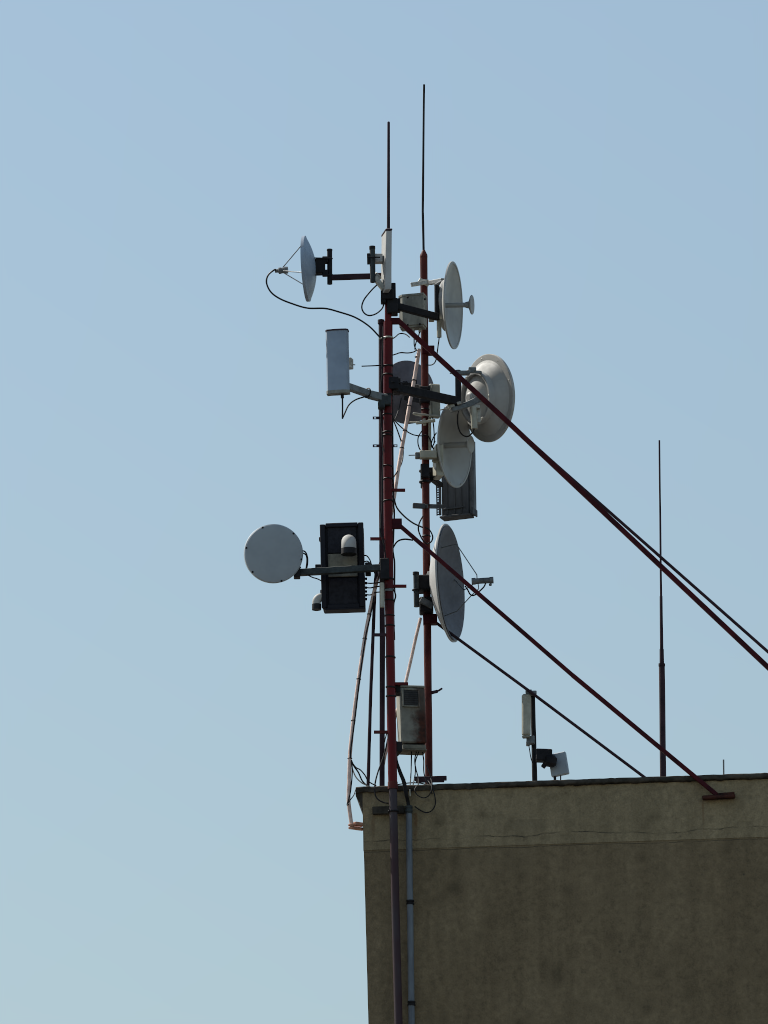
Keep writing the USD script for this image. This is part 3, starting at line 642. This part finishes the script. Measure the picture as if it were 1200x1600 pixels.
# ------------------------------------------------------------------ I5: cream radio box
t5 = thing('radio_unit', 'narrow cream radio box on the right side of the rear mast', 'radio unit', P(678, 655, .6))
obj('body', cbox(17 * K, .06, 52 * KV, .006, rot(P(678.5, 627, .62), 10)), 'cream', t5)
obj('seam', cbox(1.5 * K, .064, 50 * KV, .001, rot(P(674, 627, .60), 10)), 'box_grey', t5)
obj('bracket', cat(bar(P(645, 646, RM - .04), P(689, 651, RM - .04), .014, .014), bar(P(646, 646, RM + .06), P(664, 650, RM - .02), .012, .02), bar(P(650, 661, RM - .06), P(680, 657, RM - .07), .02, .02), bar(P(640, 659.5, RM - .02), P(655, 660.5, RM - .05), .01, .01)), 'cream', t5)
obj('cable', tube([P(676, 652, .55), P(678, 672, .5), P(678.5, 690, .45), P(675, 700, .42)], .005, 8, True), 'cable', t5)

# ------------------------------------------------------------------ I6: middle dish with feed
t6 = thing('dish_antenna', 'middle grey dish facing right with thick feed tube in front of a dark panel', 'dish antenna', P(672, 712, .45))
n6 = facing(.395, 3.0); o6 = P(710.5, 695.5, .60)
obj('dish', bowl(o6, n6, 66 * K, 17 * K, .007, .014), 'dish_grey', t6)
ap6 = o6 - n6 * 17 * K
obj('feed_tube', cyl(ap6, o6 + n6 * 24 * K, 4.7 * K, 18), 'dish_grey', t6)
obj('sub_reflector', lathe([[0, -.035], [.022, -.035], [.03, -.014], [.058, -.004], [.064, 0], [.060, .006], [0, .008]], o6 + n6 * 27 * K, n6, 32), 'dish_grey', t6)
F6 = frame(n6, o6)
for a in (60, 100, 140, 180, 220, 262, 300):
    c, s = math.cos(math.radians(a)), math.sin(math.radians(a))
    obj('rim_bolt', disc(o6 + (F6[:3, 0] * c + F6[:3, 1] * s) * (66 * K - .008) + n6 * .006, n6, .006, .008, 8), 'bright_steel', t6)
obj('radio_box', cbox(12 * K, .12, 50 * KV, .006, rot(P(684.5, 722, .50), 12)), 'cream', t6)
obj('clamp', cat(cbox(27 * K, .06, 12 * K, .004, rot(P(669, 711, RM - .05), 4)), bar(P(676, 718, RM), P(686, 722, RM), .03, .03)), 'cream', t6)
obj('clamp_bolt', cat(cbox(8 * K, .05, 9 * K, .004, rot(P(652.5, 712, RM - .05), 0)), cyl(P(638.5, 711.5, RM - .05), P(655, 711, RM - .05), .0045, 8)), 'grey_steel', t6)
obj('cable_channel', cat(bar(P(671.3, 652, RM - .02), P(671.8, 704, RM - .02), .02, .02), bar(P(662.5, 654, RM - .05), P(664, 665, RM - .05), .02, .02)), 'cream', t6, label='pale channel beside the rear mast')
obj('cable', tube([P(680, 689, .42), P(675, 698, .42), P(673, 690, .42), P(668, 680, .40), P(659, 681, .38), P(645, 679, .3), P(630, 670, .15), P(616, 656, .0), P(612, 645, -.08)], .005, 8, True), 'cable', t6)
obj('cable', tube([P(682, 676, .42), P(677, 684, .42), P(674, 694, .42), P(678, 702, .43)], .005, 8, True), 'cable', t6)

# ------------------------------------------------------------------ I7: dark panel behind it
t7 = thing('panel_antenna', 'dark weathered back panel with perforated edge behind the middle dish', 'panel antenna', P(712, 812, .98))
y7 = .98
ez7 = P(709.5, 690, y7) - P(711.5, 808, y7); h7 = np.linalg.norm(ez7); ez7 /= h7
ex7 = A([.94, -.34, 0]); ey7 = A([.34, .94, 0])
T7 = boxframe(P(713, 749, y7), ex7, ey7, ez7)
def in7(sx, sy, sz, x, y, z, c=.003):
    g = cbox(sx, sy, sz, c); g.apply_translation([x, y, z]); g.apply_transform(T7); return g
obj('back_plate', in7(.20, .06, h7, -.002, 0, 0), 'panel_dark', t7)
obj('side_wing', in7(.036, .05, h7 - .01, .117, .012, -.002), 'panel_lit_side', t7)  # side face of the panel; its paler colour stands for light from the sky
for x in (-.06, -.005, .045):
    obj('rib', in7(.008, .006, h7 - .03, x, -.032, 0, .001), 'panel_dark', t7)
obj('rib', in7(.15, .012, .012, -.01, -.034, -h7 / 2 + .06, .002), 'panel_dark', t7)
obj('bottom_lip', cat(in7(.225, .10, .014, .006, -.02, -h7 / 2 - .006), in7(.012, .10, .05, .135, -.01, -h7 / 2 + .02)), 'panel_dark', t7)
rails = [in7(.009, .004, 54 * KV, -.1330, -.045, -h7 / 2 + 30 * KV, .001), in7(.018, .004, 54 * KV, -.109, -.045, -h7 / 2 + 30 * KV, .001)]
for k in range(14):
    rails.append(in7(.014, .004, .0085 if k != 4 else .03, -.1235, -.045, -h7 / 2 + (4.5 + k * 3.9) * KV, .001))
obj('perforated_edge', cat(*rails), 'panel_dark', t7)
obj('mast_strut', cat(bar(P(645, 790, RM - .06), P(664, 791, RM - .05), .03, .034), bar(P(664, 791, RM - .05), P(690, 791.5, .88), .03, .03)), 'panel_dark', t7)
obj('mast_clamp', cat(cbox(14 * K, .30, 22 * K, .006, rot(P(664, 744, RM + .09), 0)), cbox(16 * K, .09, 18 * K, .006, rot(P(677, 741, .62), 0)), ring(P(664, 736, RM), MD, .034, .009), ring(P(664, 753, RM), MD, .034, .009), bar(P(675, 748, .55), P(688, 758, .85), .04, .03)), 'dark_steel', t7)
obj('bolt', disc(in7(.01, .01, .01, -.02, -.04, .0).centroid, -ey7, .011, .012, 10), 'dark_steel', t7)

# ------------------------------------------------------------------ I8: large lowest dish
t8 = thing('dish_antenna', 'largest grey dish lowest on the rear mast with LNB feed on wire struts', 'dish antenna', P(664, 925, RM))
n8 = facing(.225, 4.6); o8 = P(703, 911, .47)
obj('dish', bowl(o8, n8, 91.5 * K, 27 * K, .008, .018, 80), 'pale_dish', t8)
q = np.linspace(0, 1, 14)
obj('shaded_reflector_face', lathe([[(91.5 * K - .012) * x, -27 * K * (1 - x * x) + .003] for x in q] + [[91.5 * K - .003, .007], [91.5 * K - .004, .012]] + [[(91.5 * K - .016) * x, -27 * K * (1 - x * x) + .009] for x in q[::-1]], o8, n8, 80), 'dish_shade_tone', t8)  # thin skin over the bowl front, coloured darker to stand for shade
F8 = frame(n8, o8)
def in8(a, r, z=0):
    c, s = math.cos(math.radians(a)), math.sin(math.radians(a))
    return o8 + (F8[:3, 0] * c + F8[:3, 1] * s) * r + n8 * z
lnb = P(752, 907.5, .36)
obj('feed', cat(cyl(P(738, 908.5, .37), P(769, 906.5, .35), 4.6 * K, 18), cyl(P(737, 908.6, .37), P(743, 908.2, .37), 5.4 * K, 18), cyl(P(765, 906.8, .35), P(771, 906.4, .35), 5.2 * K, 18), cyl(P(766, 912, .35), P(766.5, 915, .35), .010, 8)), 'grey_steel', t8)
top_in, bot_in = P(713, 850, .44), P(713, 960, .44)
obj('strut', tube([in8(90, .26, -.06), top_in, P(745, 898, .36), P(745.5, 905, .36)], .0045, 8), 'grey_steel', t8)
obj('strut', tube([in8(270, .24, -.06), P(714, 955, .44), P(736, 931, .39), P(748, 920, .37), P(747, 911, .36)], .0045, 8), 'grey_steel', t8)
obj('strut', tube([in8(20, .33, -.04), P(725, 922, .5), P(741, 912, .37)], .0045, 8), 'grey_steel', t8)
obj('cable', tube([P(759, 911, .36), P(756, 917, .36), P(749, 924, .37), P(741, 930, .38), P(735, 929, .39), P(731, 922, .41), P(727, 916, .44)], .006, 8, True), 'cable', t8)
obj('mount_pipe', cyl(P(651, 948, RM - .10), P(649.8, 896, RM - .10), 4.3 * K, 16), 'green_steel', t8)
obj('pipe_cap', cyl(P(649.8, 898, RM - .10), P(649.8, 894, RM - .10), 4.9 * K, 16), 'dark_steel', t8)
obj('mast_clamp', cbox(22 * K, .13, 24 * K, .006, rot(P(664, 913, RM - .02), 0)), 'dark_steel', t8)
obj('pipe_ring', ring(P(650, 922, RM - .10), MD, .024, .005), 'dark_steel', t8)
obj('mast_clamp', cbox(22 * K, .12, 24 * K, .008, rot(P(666, 947, RM - .02), 0)), 'dark_steel', t8)
obj('tilt_bracket', cat(bar(P(657, 937, RM - .09), P(676, 948, RM - .07), .03, .045), bar(P(668, 905, RM - .07), P(670, 893, RM - .04), .02, .014)), 'grey_steel', t8)

# ------------------------------------------------------------------ loops of cable beside the masts
def cable(label, pts, r=.006, mat='cable', smooth=True):
    return obj('cable', tube(pts, r, 8, smooth), mat, label=label, category='cable')
cable('thin cable arching from front mast to the thick upper brace', [mast_at(534, FM + .03), P(617, 527, FM + .05), P(624, 521.5, FM + .06), P(633, 522, FM + .05), P(640, 527, FM + .02)], .0048)
cable('thin cable from front mast to the top of the pinkish conduit', [mast_at(557, FM + .04), P(618, 553.5, FM + .1), P(626, 551, .1), P(637, 551.5, .2), P(646, 550, .3), P(651, 547, .34)], .0055)
cable('black cable hanging off the front mast to a loop on the rear mast', [mast_at(768, FM + .03), P(615, 778, FM + .06), P(620, 793, .0), P(631, 806, .12), P(645, 817, .28), P(660, 824, .40)], .0068)
cable('black loop of spare cable tied round the rear mast', [P(661, 806, RM - .05), P(655, 818, RM - .06), P(654, 829, RM - .06), P(660, 843, RM - .06), P(667, 849.5, RM - .05), P(674, 846, RM - .05), P(676, 838, RM - .05), P(671, 828, RM - .04), P(664, 824, RM - .04)], .006)
cable('black cable arching from front mast onto the middle brace', [mast_at(868, FM + .03), P(614, 856, FM + .03), P(621, 846, FM + .02), P(632, 842.5, FM + .01), P(645, 844, FM - .01)], .0068)
cable('long black cable running down the right side of the front mast', [mast_at(530, FM + .033) + A([.028, 0, 0]), mast_at(600, FM + .03) + A([.031, 0, 0]), mast_at(770, FM) + A([.037, 0, 0]), P(616, 800, FM), P(615, 835, FM), P(614, 860, FM), P(616.5, 880, FM), P(616.5, 920, FM), P(618, 932, FM), P(615, 948, FM), mast_at(1000, FM) + A([.030, 0, .0])], .0068)
cable('black cable lying down the front of the left pipe', [P(598, 510, FM - .04), P(597.5, 560, FM - .04), P(595, 640, FM - .03), P(598, 700, FM - .03), P(597, 780, FM - .03), P(595, 824, FM - .03), P(593.5, 826, FM - .03), P(596, 838, FM - .03), P(600, 852, FM - .04), P(602, 870, FM - .04), P(601, 890, FM - .05)], .006)
cable('cable crossing the pinkish conduit below the arm', [P(614, 655, FM + .05), P(620, 670, .05), P(627, 690, .15), P(630, 702, .2), P(628, 722, .15), P(620, 738, .05), P(612, 749, FM + .05)], .0058)
cable('cable hanging behind rear mast beside the cream channel', [P(660, 672, RM - .05), P(654, 682, RM - .05), P(653, 692, RM - .05), P(656, 702, RM - .05), P(661, 707, RM - .04)], .005)
obj('cable_sleeve', tube([P(596.5, 911, FM - .04), P(597.5, 949, FM - .04)], 3.6 * K, 12), 'cream', label='cream plastic sleeve on the front mast below the left arm', category='sleeve')

# ------------------------------------------------------------------ pinkish conduits
tH = thing('cable_conduit', 'long pinkish conduit tied at intervals curving from rear mast to left wall bracket', 'conduit', P(549, 1291, -.05))
HP = [P(655, 546, .33), P(651, 570, .30), P(646, 600, .26), P(640, 632, .21), P(633.5, 670, .16), P(628, 700, .12), P(622, 735, .08), P(616, 775, .03), P(606, 830, .02), P(594, 885, .03), P(583, 932, .02), P(576, 965, .01), P(570, 998, .0), P(560.5, 1061, -.02), P(552, 1126, -.03), P(547.5, 1170, -.04), P(546.5, 1186, -.04), P(544.8, 1235, -.05), P(545, 1256, -.05), P(549.5, 1291, -.05)]
obj('tube', tube(HP, 3.0 * K, 12, True, 6), 'conduit_pink', tH)
for px, py, y, dx, dy in ((651.5, 558, .32, -4, 24), (646.8, 594, .265, -5, 30), (639.5, 634, .207, -5, 30), (633, 673, .155, -5, 30), (628, 700, .12, -6, 35), (570, 998, .0, -8, 60), (560.5, 1061, -.02, -8, 60), (552, 1126, -.03, -6, 60), (546.6, 1185, -.04, -2, 50), (577, 960, .01, -8, 40)):
    obj('cable_tie', ring(P(px, py, y), P(px + dx, py + dy, y) - P(px, py, y), 3.15 * K, .0035, 16, 6), 'cable', tH)
obj('second_cable', tube([p + A([.007 + .004 * math.sin(i * 2.1), -.012, 0]) for i, p in enumerate(HP[10:17])], .0062, 8, True, 6), 'cable', tH)
obj('cable_conduit', tube([P(657, 966, RM - .05), P(650, 995, RM - .08), P(640, 1040, RM - .1), P(629, 1085, .3), P(618, 1118, .24), P(608, 1155, .2), P(600, 1188, .15), P(596.5, 1215, .12), P(595, 1232, .1)], 2.5 * K, 10, True, 5), 'conduit_pink', label='thin pinkish conduit slanting from lower rear mast down behind the rusty box', category='conduit')
tO = thing('wall_bracket', 'sunlit clay coloured bracket on the left wall edge holding the conduit foot', 'bracket', P(558, 1290, .05))
obj('plate', cat(bar(P(552, 1287, -.03), L(-.0, .04, P(568, 1289, .04)[2]), .05, .022), bar(P(547.5, 1293, -.04), L(0, .08, P(568, 1296, .08)[2]), .04, .016)), 'clay_pink', tO)
obj('pipe_clip', ring(P(549.3, 1289, -.05), A([0, 0, 1.0]), .019, .006, 16, 6), 'clay_pink', tO)

# ------------------------------------------------------------------ G: rusty grey cabinet
rust_nodes = {'g': ('geometry', {}), 's': ('separate_xyz', {}), 'n': ('noise_texture', {'scale': 9, 'detail': 6, 'roughness': .65}), 'n2': ('noise_texture', {'scale': 40, 'detail': 4}),
              'mm': ('math', {'math_type': 'multiply_add', 'value2': .16, 'value3': -.08}), 'a': ('math', {'math_type': 'add'}),
              'e': ('map_range', {'range_type': 'smoothstep', 'from_min': P(640, 1120, .1)[0], 'from_max': P(657, 1120, .1)[0], 'to_min': 0, 'to_max': 1, 'clamp': True}),
              'z': ('map_range', {'range_type': 'smoothstep', 'from_min': P(645, 1095, .1)[2], 'from_max': P(645, 1125, .1)[2], 'to_min': .7, 'to_max': 1, 'clamp': True}), 'h': ('math', {'math_type': 'multiply'}),
              'r': ('rgb_ramp', {'ramp': [(.35, (.235, .23, .19)), (.65, (.15, .145, .12))]}), 'rr': ('rgb_ramp', {'ramp': [(.35, (.060, .018, .009)), (.65, (.022, .009, .006))]}),
              'x': ('mix_color', {}), 'p': ('principled_bsdf', {'roughness': .75, 'specular_ior_level': .2})}
M['rusty_box'] = usdkit.material(stage, '/World/Looks/rusty_box', rust_nodes, [('g.position', 's.vector'), ('g.position', 'n.vector'), ('g.position', 'n2.vector'), ('n.fac', 'mm.value1'), ('s.x', 'a.value1'), ('mm.value', 'a.value2'), ('a.value', 'e.value'),
    ('s.z', 'z.value'), ('e.result', 'h.value1'), ('z.result', 'h.value2'), ('n.fac', 'r.fac'), ('n2.fac', 'rr.fac'), ('r.color', 'x.a'), ('rr.color', 'x.b'), ('h.value', 'x.fac'), ('x.result', 'p.base_color')], surface='p.BSDF')
tG = thing('equipment_cabinet', 'rust streaked grey cabinet with square vent hung between the masts', 'cabinet', P(645, 1173, .2))
yG = .10
ezG = P(643.5, 1075, yG) - P(647, 1170, yG); hG = np.linalg.norm(ezG); ezG /= hG
TG = boxframe(P(645.6, 1121, yG), A([.985, .17, 0]), A([-.17, .985, 0]), ezG)
def inG(sx, sy, sz, x, y, z, c=.005):
    g = cbox(sx, sy, sz, c); g.apply_translation([x, y, z]); g.apply_transform(TG); return g
wG = 40 * K
obj('body', inG(wG, .15, hG - .04, 0, .075, .018, .008), 'rusty_box', tG)
obj('lid', inG(wG + .006, .158, .016, 0, .074, hG / 2 + .005), 'box_grey', tG)
obj('bottom_flange', cat(inG(wG - .016, .14, .034, .002, .076, -hG / 2 + .010), inG(wG - .004, .15, .007, .002, .076, -hG / 2 - .010)), 'label_beige', tG)
vz = hG / 2 - 17 * KV
vt = obj('vent_frame', cat(inG(.012, .02, 28 * KV, -.068, -.004, vz), inG(.012, .02, 28 * KV, .044, -.004, vz), inG(.10, .02, .012, -.012, -.004, vz + 13 * KV), inG(.10, .02, .012, -.012, -.004, vz - 13 * KV)), 'rusty_box', tG)
obj('vent_back', inG(.10, .006, 25 * KV, -.012, .0, vz, .001), 'panel_dark', tG)
for k in range(7):
    g = cbox(.098, .004, .012, .001, rot((0, 0, 0), 0, 35)); g.apply_translation([-.012, -.008, vz + (k - 3) * 3.3 * KV]); g.apply_transform(TG)
    obj('slat', g, 'panel_dark', vt)
obj('mast_bracket', cbox(14 * K, .12, 16 * K, .004, rot(P(619, 1077, FM + .07), 0)), 'dark_steel', tG)
obj('mast_bracket', cbox(12 * K, .14, 16 * K, .004, rot(P(619.5, 1170, FM + .08), 12)), 'dark_steel', tG)
for i, pts in enumerate(([(643, 1172, .15), (642.5, 1200, .12), (641, 1225, .0), (640.5, 1232, -.05)], [(651, 1173, .16), (648, 1188, .15), (650, 1202, .12), (653.5, 1216, .1), (653.5, 1228, .05)], [(655, 1173, .16), (649, 1190, .14), (649, 1207, .1), (645, 1228, -.03), (641, 1240, -.06)],
                           [(660, 1173, .17), (662, 1188, .17), (662.5, 1208, .1), (669, 1226, -.0), (675, 1240, -.05)])):
    obj('cable', tube([P(*p) for p in pts], .0048, 8, True), 'cable', tG)

# ------------------------------------------------------------------ wall pieces: mast clamp, conduit pipe, cables at the coping
tW = thing('wall_bracket', 'dark steel strap plate fixing the front mast to the parapet', 'bracket', PW(605, 1268, .01))
obj('plate', cbox(50 * K, .03, 12 * K, .004, rot(PW(607, 1266, .018), math.degrees(THETA))), 'coping', tW)
obj('strap', cat(ring(P(614.4, 1268, FM), A([0, 0, 1.0]), .033, .006, 20, 6), cbox(.05, .12, .03, .004, rot(P(614, 1268, -.06), 0))), 'dark_steel', tW)
tN = thing('conduit_pipe', 'blue grey plastic conduit pipe running down the wall right of the mast', 'pipe', PW(643, 1600, .04))
cp0, cp1 = PW(638.8, 1268, .045), PW(643.2, 1610, .045)
obj('pipe', tube([cp0, cp1, cp1 + (cp1 - cp0) * 5], 4.9 * K, 18), 'pipe_grey', tN)
obj('top_fitting', cat(cyl(PW(638.6, 1259.5, .045), PW(638.8, 1262.5, .045), 6.0 * K, 18), cyl(PW(638.7, 1261, .045), PW(638.9, 1271.5, .045), 5.4 * K, 18), cyl(PW(638.8, 1266, .045), PW(638.8, 1268.5, .045), 6.1 * K, 18)), 'green_steel', tN)
for px, py in ((641, 1410), (643, 1568)):
    k_ = obj('collar', cat(cyl(PW(px, py - 3.2, .045), PW(px, py - 1.0, .045), 6.2 * K, 18), cyl(PW(px, py - 1.2, .045), PW(px, py + 1.4, .045), 5.3 * K, 18), cyl(PW(px, py + 1.2, .045), PW(px, py + 3.4, .045), 6.2 * K, 18)), 'dark_steel', tN)
    obj('wall_clip', cbox(.03, .06, .018, .003, rot(PW(px, py, .02), 0)), 'dark_steel', k_)
lab = ['first black cable of the bundle dropping from the red mast into the conduit pipe', 'second black cable of the bundle dropping from the red mast into the conduit pipe', 'third black cable of the bundle dropping from the red mast into the conduit pipe', 'fourth black cable of the bundle dropping from the red mast into the conduit pipe']
for i in range(4):
    d = i * 1.3
    obj('cable', tube([mast_at(1158 + 6 * i, FM) + A([.03, .0, 0]), P(619.5 + d * .4, 1190, FM), P(623 + d, 1206, FM + .01), P(629 + d * 1.1, 1222, FM + .02), P(632.5 + d, 1240, FM + .03), P(635.5 + d * .9, 1252, FM + .06), PW(637 + d * .8, 1262, .045)], .0056, 8, True), 'cable', label='black cable in the bundle dropping from the red mast into the conduit pipe', category='cable', group='cables entering the conduit pipe')
obj('cable_sleeve', tube([P(640.2, 1233, -.08), P(640.8, 1244, -.08)], 1.3 * K, 10), 'cream', label='short cream sleeve on a cable just above the conduit pipe', category='sleeve')
cable('dark loop of cable drooping over the parapet face right of the conduit pipe', [P(668, 1218, -.02), P(674, 1228, -.07), P(679, 1242, -.09), P(680, 1257, -.08), P(674, 1267, -.07), P(665, 1269.5, -.06), P(655, 1265, -.05), P(648, 1260, -.05)], .0052)
cable('smaller loop of cable under the rear mast foot', [P(666, 1196, .05), P(673, 1214, -.03), P(674.5, 1232, -.08), P(670, 1243, -.08), P(662, 1246.5, -.08), P(653, 1243, -.08), P(648, 1235, -.07), P(651, 1228, -.05)], .0048)
cable('cable curving from the stay pipe foot across the wall to the mast', [P(607, 1150, .0), P(600, 1180, -.03), P(591, 1205, -.06), P(586.5, 1222, -.08), P(585.5, 1236, -.09), P(588, 1246, -.09), P(596, 1252.5, -.09), P(607, 1255.5, -.1)], .0062)
cable('cable lying along the coping between mast and rear mast', [P(612, 1228, .02), P(630, 1224.5, .03), P(645, 1223, .05), P(658, 1224, .1), P(668, 1226, .15)], .005)
cable('black cable fanning from the conduit to the coping, nearest the conduit', [P(549, 1190, -.05), P(550.5, 1202, -.05), P(549.5, 1220, -.05), P(547, 1240, -.06), P(542.5, 1257, -.07), P(545, 1256, -.075)], .0055)
cable('black cable fanning from the conduit to the left stay pipe foot', [P(549, 1188, -.05), P(553, 1197, -.02), P(560, 1207, .02), P(566, 1220, .05), P(574, 1228, .07), P(580, 1231, .08)], .0062)
cable('black cable fanning from the conduit along the coping top', [P(549, 1190, -.05), P(556, 1199, -.01), P(563, 1203, .02), P(570, 1211, .05), P(576, 1221, .07), P(588, 1228, .08)], .0052)
cable('pale cable fanning from the conduit to the coping', [P(550, 1200, -.04), P(556, 1214, -.01), P(565, 1223, .03), P(573, 1227, .06), P(579, 1230, .08)], .0052, 'bright_steel')
cable('thin tie wire from the coping corner to the conduit foot', [P(542, 1258, -.06), P(548, 1249, -.06), P(553, 1242, -.04), L(-.045, .0, ZTOP - .01)], .0042)
cable('thin black cable hugging the slim pinkish conduit', [P(606, 1140, .1), P(601, 1158, .08), P(597, 1180, .06), P(598, 1196, .05), P(600, 1210, .05)], .0045)

# ------------------------------------------------------------------ L: small pole with two panels on the roof
tL = thing('antenna_pole', 'short dark pole behind the parapet under the thin brace', 'pole', P(835.5, 1262, .56))
obj('tube', tube([P(836.4, 1262, .56), P(834.8, 1190, .56), P(832.2, 1084, .56)], [4.2 * K, 4.0 * K, 3.6 * K], 16), 'dark_steel', tL)
obj('top_clamp', cat(cbox(17 * K, .07, 5.5 * K, .004, rot(P(830, 1083.5, .52), 0)), cbox(10 * K, .05, 4 * K, .003, rot(P(826, 1080.5, .52), 0))), 'grey_steel', tL)
t9 = thing('panel_antenna', 'small cream upright panel on the short roof pole', 'panel antenna', P(823, 1150, .5))
obj('radome_shell', cbox(13.5 * K, .05, 65 * KV, .012, rot(P(822.3, 1117.5, .50), -8, 0, 1.0)), 'cream', t9)
obj('end_cap', cbox(12 * K, .045, 3 * K, .003, rot(P(822, 1151.5, .50), -8)), 'box_grey', t9)
obj('bracket', cat(cbox(13 * K, .06, 12 * K, .004, rot(P(829, 1157, .53), 0)), cbox(6 * K, .05, 6 * K, .004, rot(P(825, 1162, .53), 0))), 'grey_steel', t9)
obj('cable', tube([P(826, 1162, .52), P(827.5, 1172, .52), P(829.5, 1184, .53), P(832, 1192, .53)], .004, 8, True), 'cable', t9)
t10 = thing('panel_antenna', 'tilted pale square panel with dark mount low on the short roof pole', 'panel antenna', P(872, 1214, .5))
T10 = rot(P(873, 1194.5, .50), -14, 0, -8.0)
obj('radome_shell', cbox(28 * K, .04, 35 * KV, .006, T10), 'radome', t10)
obj('mount_box', cat(cbox(25 * K, .08, 19 * K, .006, rot(P(850, 1181, .47), 0, 0, 3)), cbox(20 * K, .07, 18 * K, .02, rot(P(860, 1189, .45), 0, 0, 8)), bar(P(848, 1199, .46), P(856, 1188, .46), .03, .03)), 'dark_steel', t10)
obj('foot', cat(cyl(P(867, 1212, .5), P(867, 1224, .5), .009, 8), cyl(P(876, 1211, .5), P(876, 1224, .5), .005, 8)), 'dark_steel', t10)
